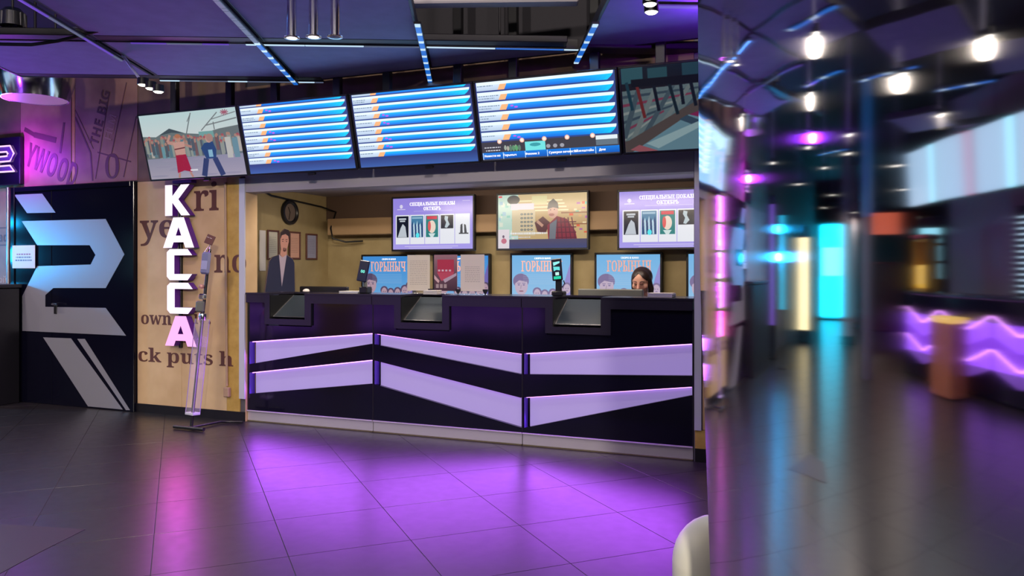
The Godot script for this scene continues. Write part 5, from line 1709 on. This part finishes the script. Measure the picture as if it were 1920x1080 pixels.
	part("body", bx(Vector3(-3.0, 0.55, -0.3), Vector3(6.0, 1.08, 0.56), 0.01), M["gloss black"], b)
	part("worktop", bx(Vector3(-3.0, 1.11, -0.3), Vector3(6.04, 0.04, 0.62), 0.008), M["counter rail"], b)
	for j in 4:
		var x := -1.5 * j
		for yy in [0.0, -0.36]:
			var a := [[x - 0.05, 0.92 + yy], [x - 0.75, 0.74 + yy], [x - 0.75, 0.56 + yy], [x - 0.05, 0.70 + yy]]
			var a2 := [[x - 0.79, 0.74 + yy], [x - 1.45, 0.92 + yy], [x - 1.45, 0.70 + yy], [x - 0.79, 0.56 + yy]]
			part("lit_band", pr(a, -0.02, 0.004), M["violet face"], b)
			part("lit_band", pr(a2, -0.02, 0.004), M["violet face"], b)
			for e in [[a[0], a[1]], [a2[0], a2[1]]]:
				part("led_strip", tb([Vector3(e[0][0], e[0][1], 0.008), Vector3(e[1][0], e[1][1], 0.008)], 0.012, 6), M["band led"], b)
	var bl := area("snack_bar_light", at + Basis(Vector3.UP, turn) * Vector3(-3.0, 0.6, 0.05), Vector2(5.8, 0.5), Color(0.6, 0.3, 1.0), 0.9)
	bl.rotation = Vector3(0, turn + PI, 0)
	single("bar_back_wall", "dark grey back wall of the snack bar, seen in the mirrored wall", "wall", bx(Vector3(-3.0, 1.97, -2.0), Vector3(6.4, 3.94, 0.1)), M["soffit"], at, Vector3(0, turn, 0))
	for j in 5:
		var s := thing("bar_screen", "bright bluish menu screen above the snack bar, seen in the mirrored wall", "screen", at + Basis(Vector3.UP, turn) * Vector3(-0.6 - 1.2 * j, 2.64, -0.1), turn, "menu screens above the snack bar")
		s.rotation = Vector3(0.12, turn, 0)
		part("housing", bx(Vector3(0, 0, -0.03), Vector3(1.18, 0.78, 0.05), 0.008), M["black plastic"], s)
		part("display", bx(Vector3(0.14, 0, 0), Vector3(0.86, 0.74, 0.012)), M["menu glow"], s)
		part("picture", bx(Vector3(-0.44, 0, 0), Vector3(0.26, 0.74, 0.012)), M["menu red"] if j % 2 else M["cyan pale"], s)
		part("hanger", tb([Vector3(0, 0.3, -0.06), Vector3(0, 1.35, -0.2)], 0.02), M["satin black"], s)
	var sc := area("bar_screen_light", at + Basis(Vector3.UP, turn) * Vector3(-3.0, 2.62, 0.05), Vector2(5.8, 0.7), Color(0.75, 0.88, 1.0), 0.5)
	sc.rotation = Vector3(-0.12, turn + PI, 0)
	var pop := thing("popcorn_machine", "glowing amber popcorn machine on the snack bar, seen in the mirrored wall", "popcorn machine", at + Basis(Vector3.UP, turn) * Vector3(-0.55, 1.13, -0.3), turn)
	part("cabinet", frame_mesh(0.6, 0.7, 0.04, -0.25, 0.25), M["brass"], pop, Vector3(0, 0.35, 0))
	part("popcorn", bx(Vector3(0, 0.2, 0), Vector3(0.5, 0.3, 0.44), 0.05), M["amber"], pop)
	part("roof", bx(Vector3(0, 0.72, 0), Vector3(0.64, 0.06, 0.54), 0.015), M["dark red"], pop)
	var sh := thing("drinks_shelf", "back shelf with rows of white light lines, seen in the mirrored wall", "shelf", at + Basis(Vector3.UP, turn) * Vector3(-2.9, 0, -1.7), turn)
	part("case", bx(Vector3(0, 1.1, -0.1), Vector3(1.0, 2.2, 0.3), 0.01), M["satin black"], sh)
	for j in 14:
		part("led_strip", bx(Vector3(0, 1.15 + 0.07 * j, 0.065), Vector3(0.9, 0.022, 0.02), 0.003), M["led white"], sh)
	var kq := thing("snack_stand", "brown and gold snack stand in front of the bar, seen in the mirrored wall", "stand", at + Basis(Vector3.UP, turn) * Vector3(-2.2, 0, 0.45), turn)
	part("body", bx(Vector3(0, 0.42, 0), Vector3(0.7, 0.82, 0.4), 0.01), M["orange brown"], kq)
	part("gold_rim", bx(Vector3(0, 0.86, 0), Vector3(0.74, 0.06, 0.44), 0.01), M["amber"], kq)  # rim drawn with a glow, no lamp in it
	# cyan light lines under the hall ceiling
	for q in [[-3.2, 3.6, -3.5, 2.9], [-4.9, 3.5, -5.3, 2.7], [-9.4, 3.3, -9.8, 2.3], [-5.0, 4.6, -5.4, 3.8], [-5.6, 5.9, -6.0, 5.1]]:
		strip("blue light strip under the hall ceiling behind the camera, seen in the mirrored wall", Vector2(q[0], q[1]), Vector2(q[2], q[3]), 3.02, 0.05, 0.3, ["led blue", "led white"], 0.0, "hall_light_strip", "blue light strips of the hall")
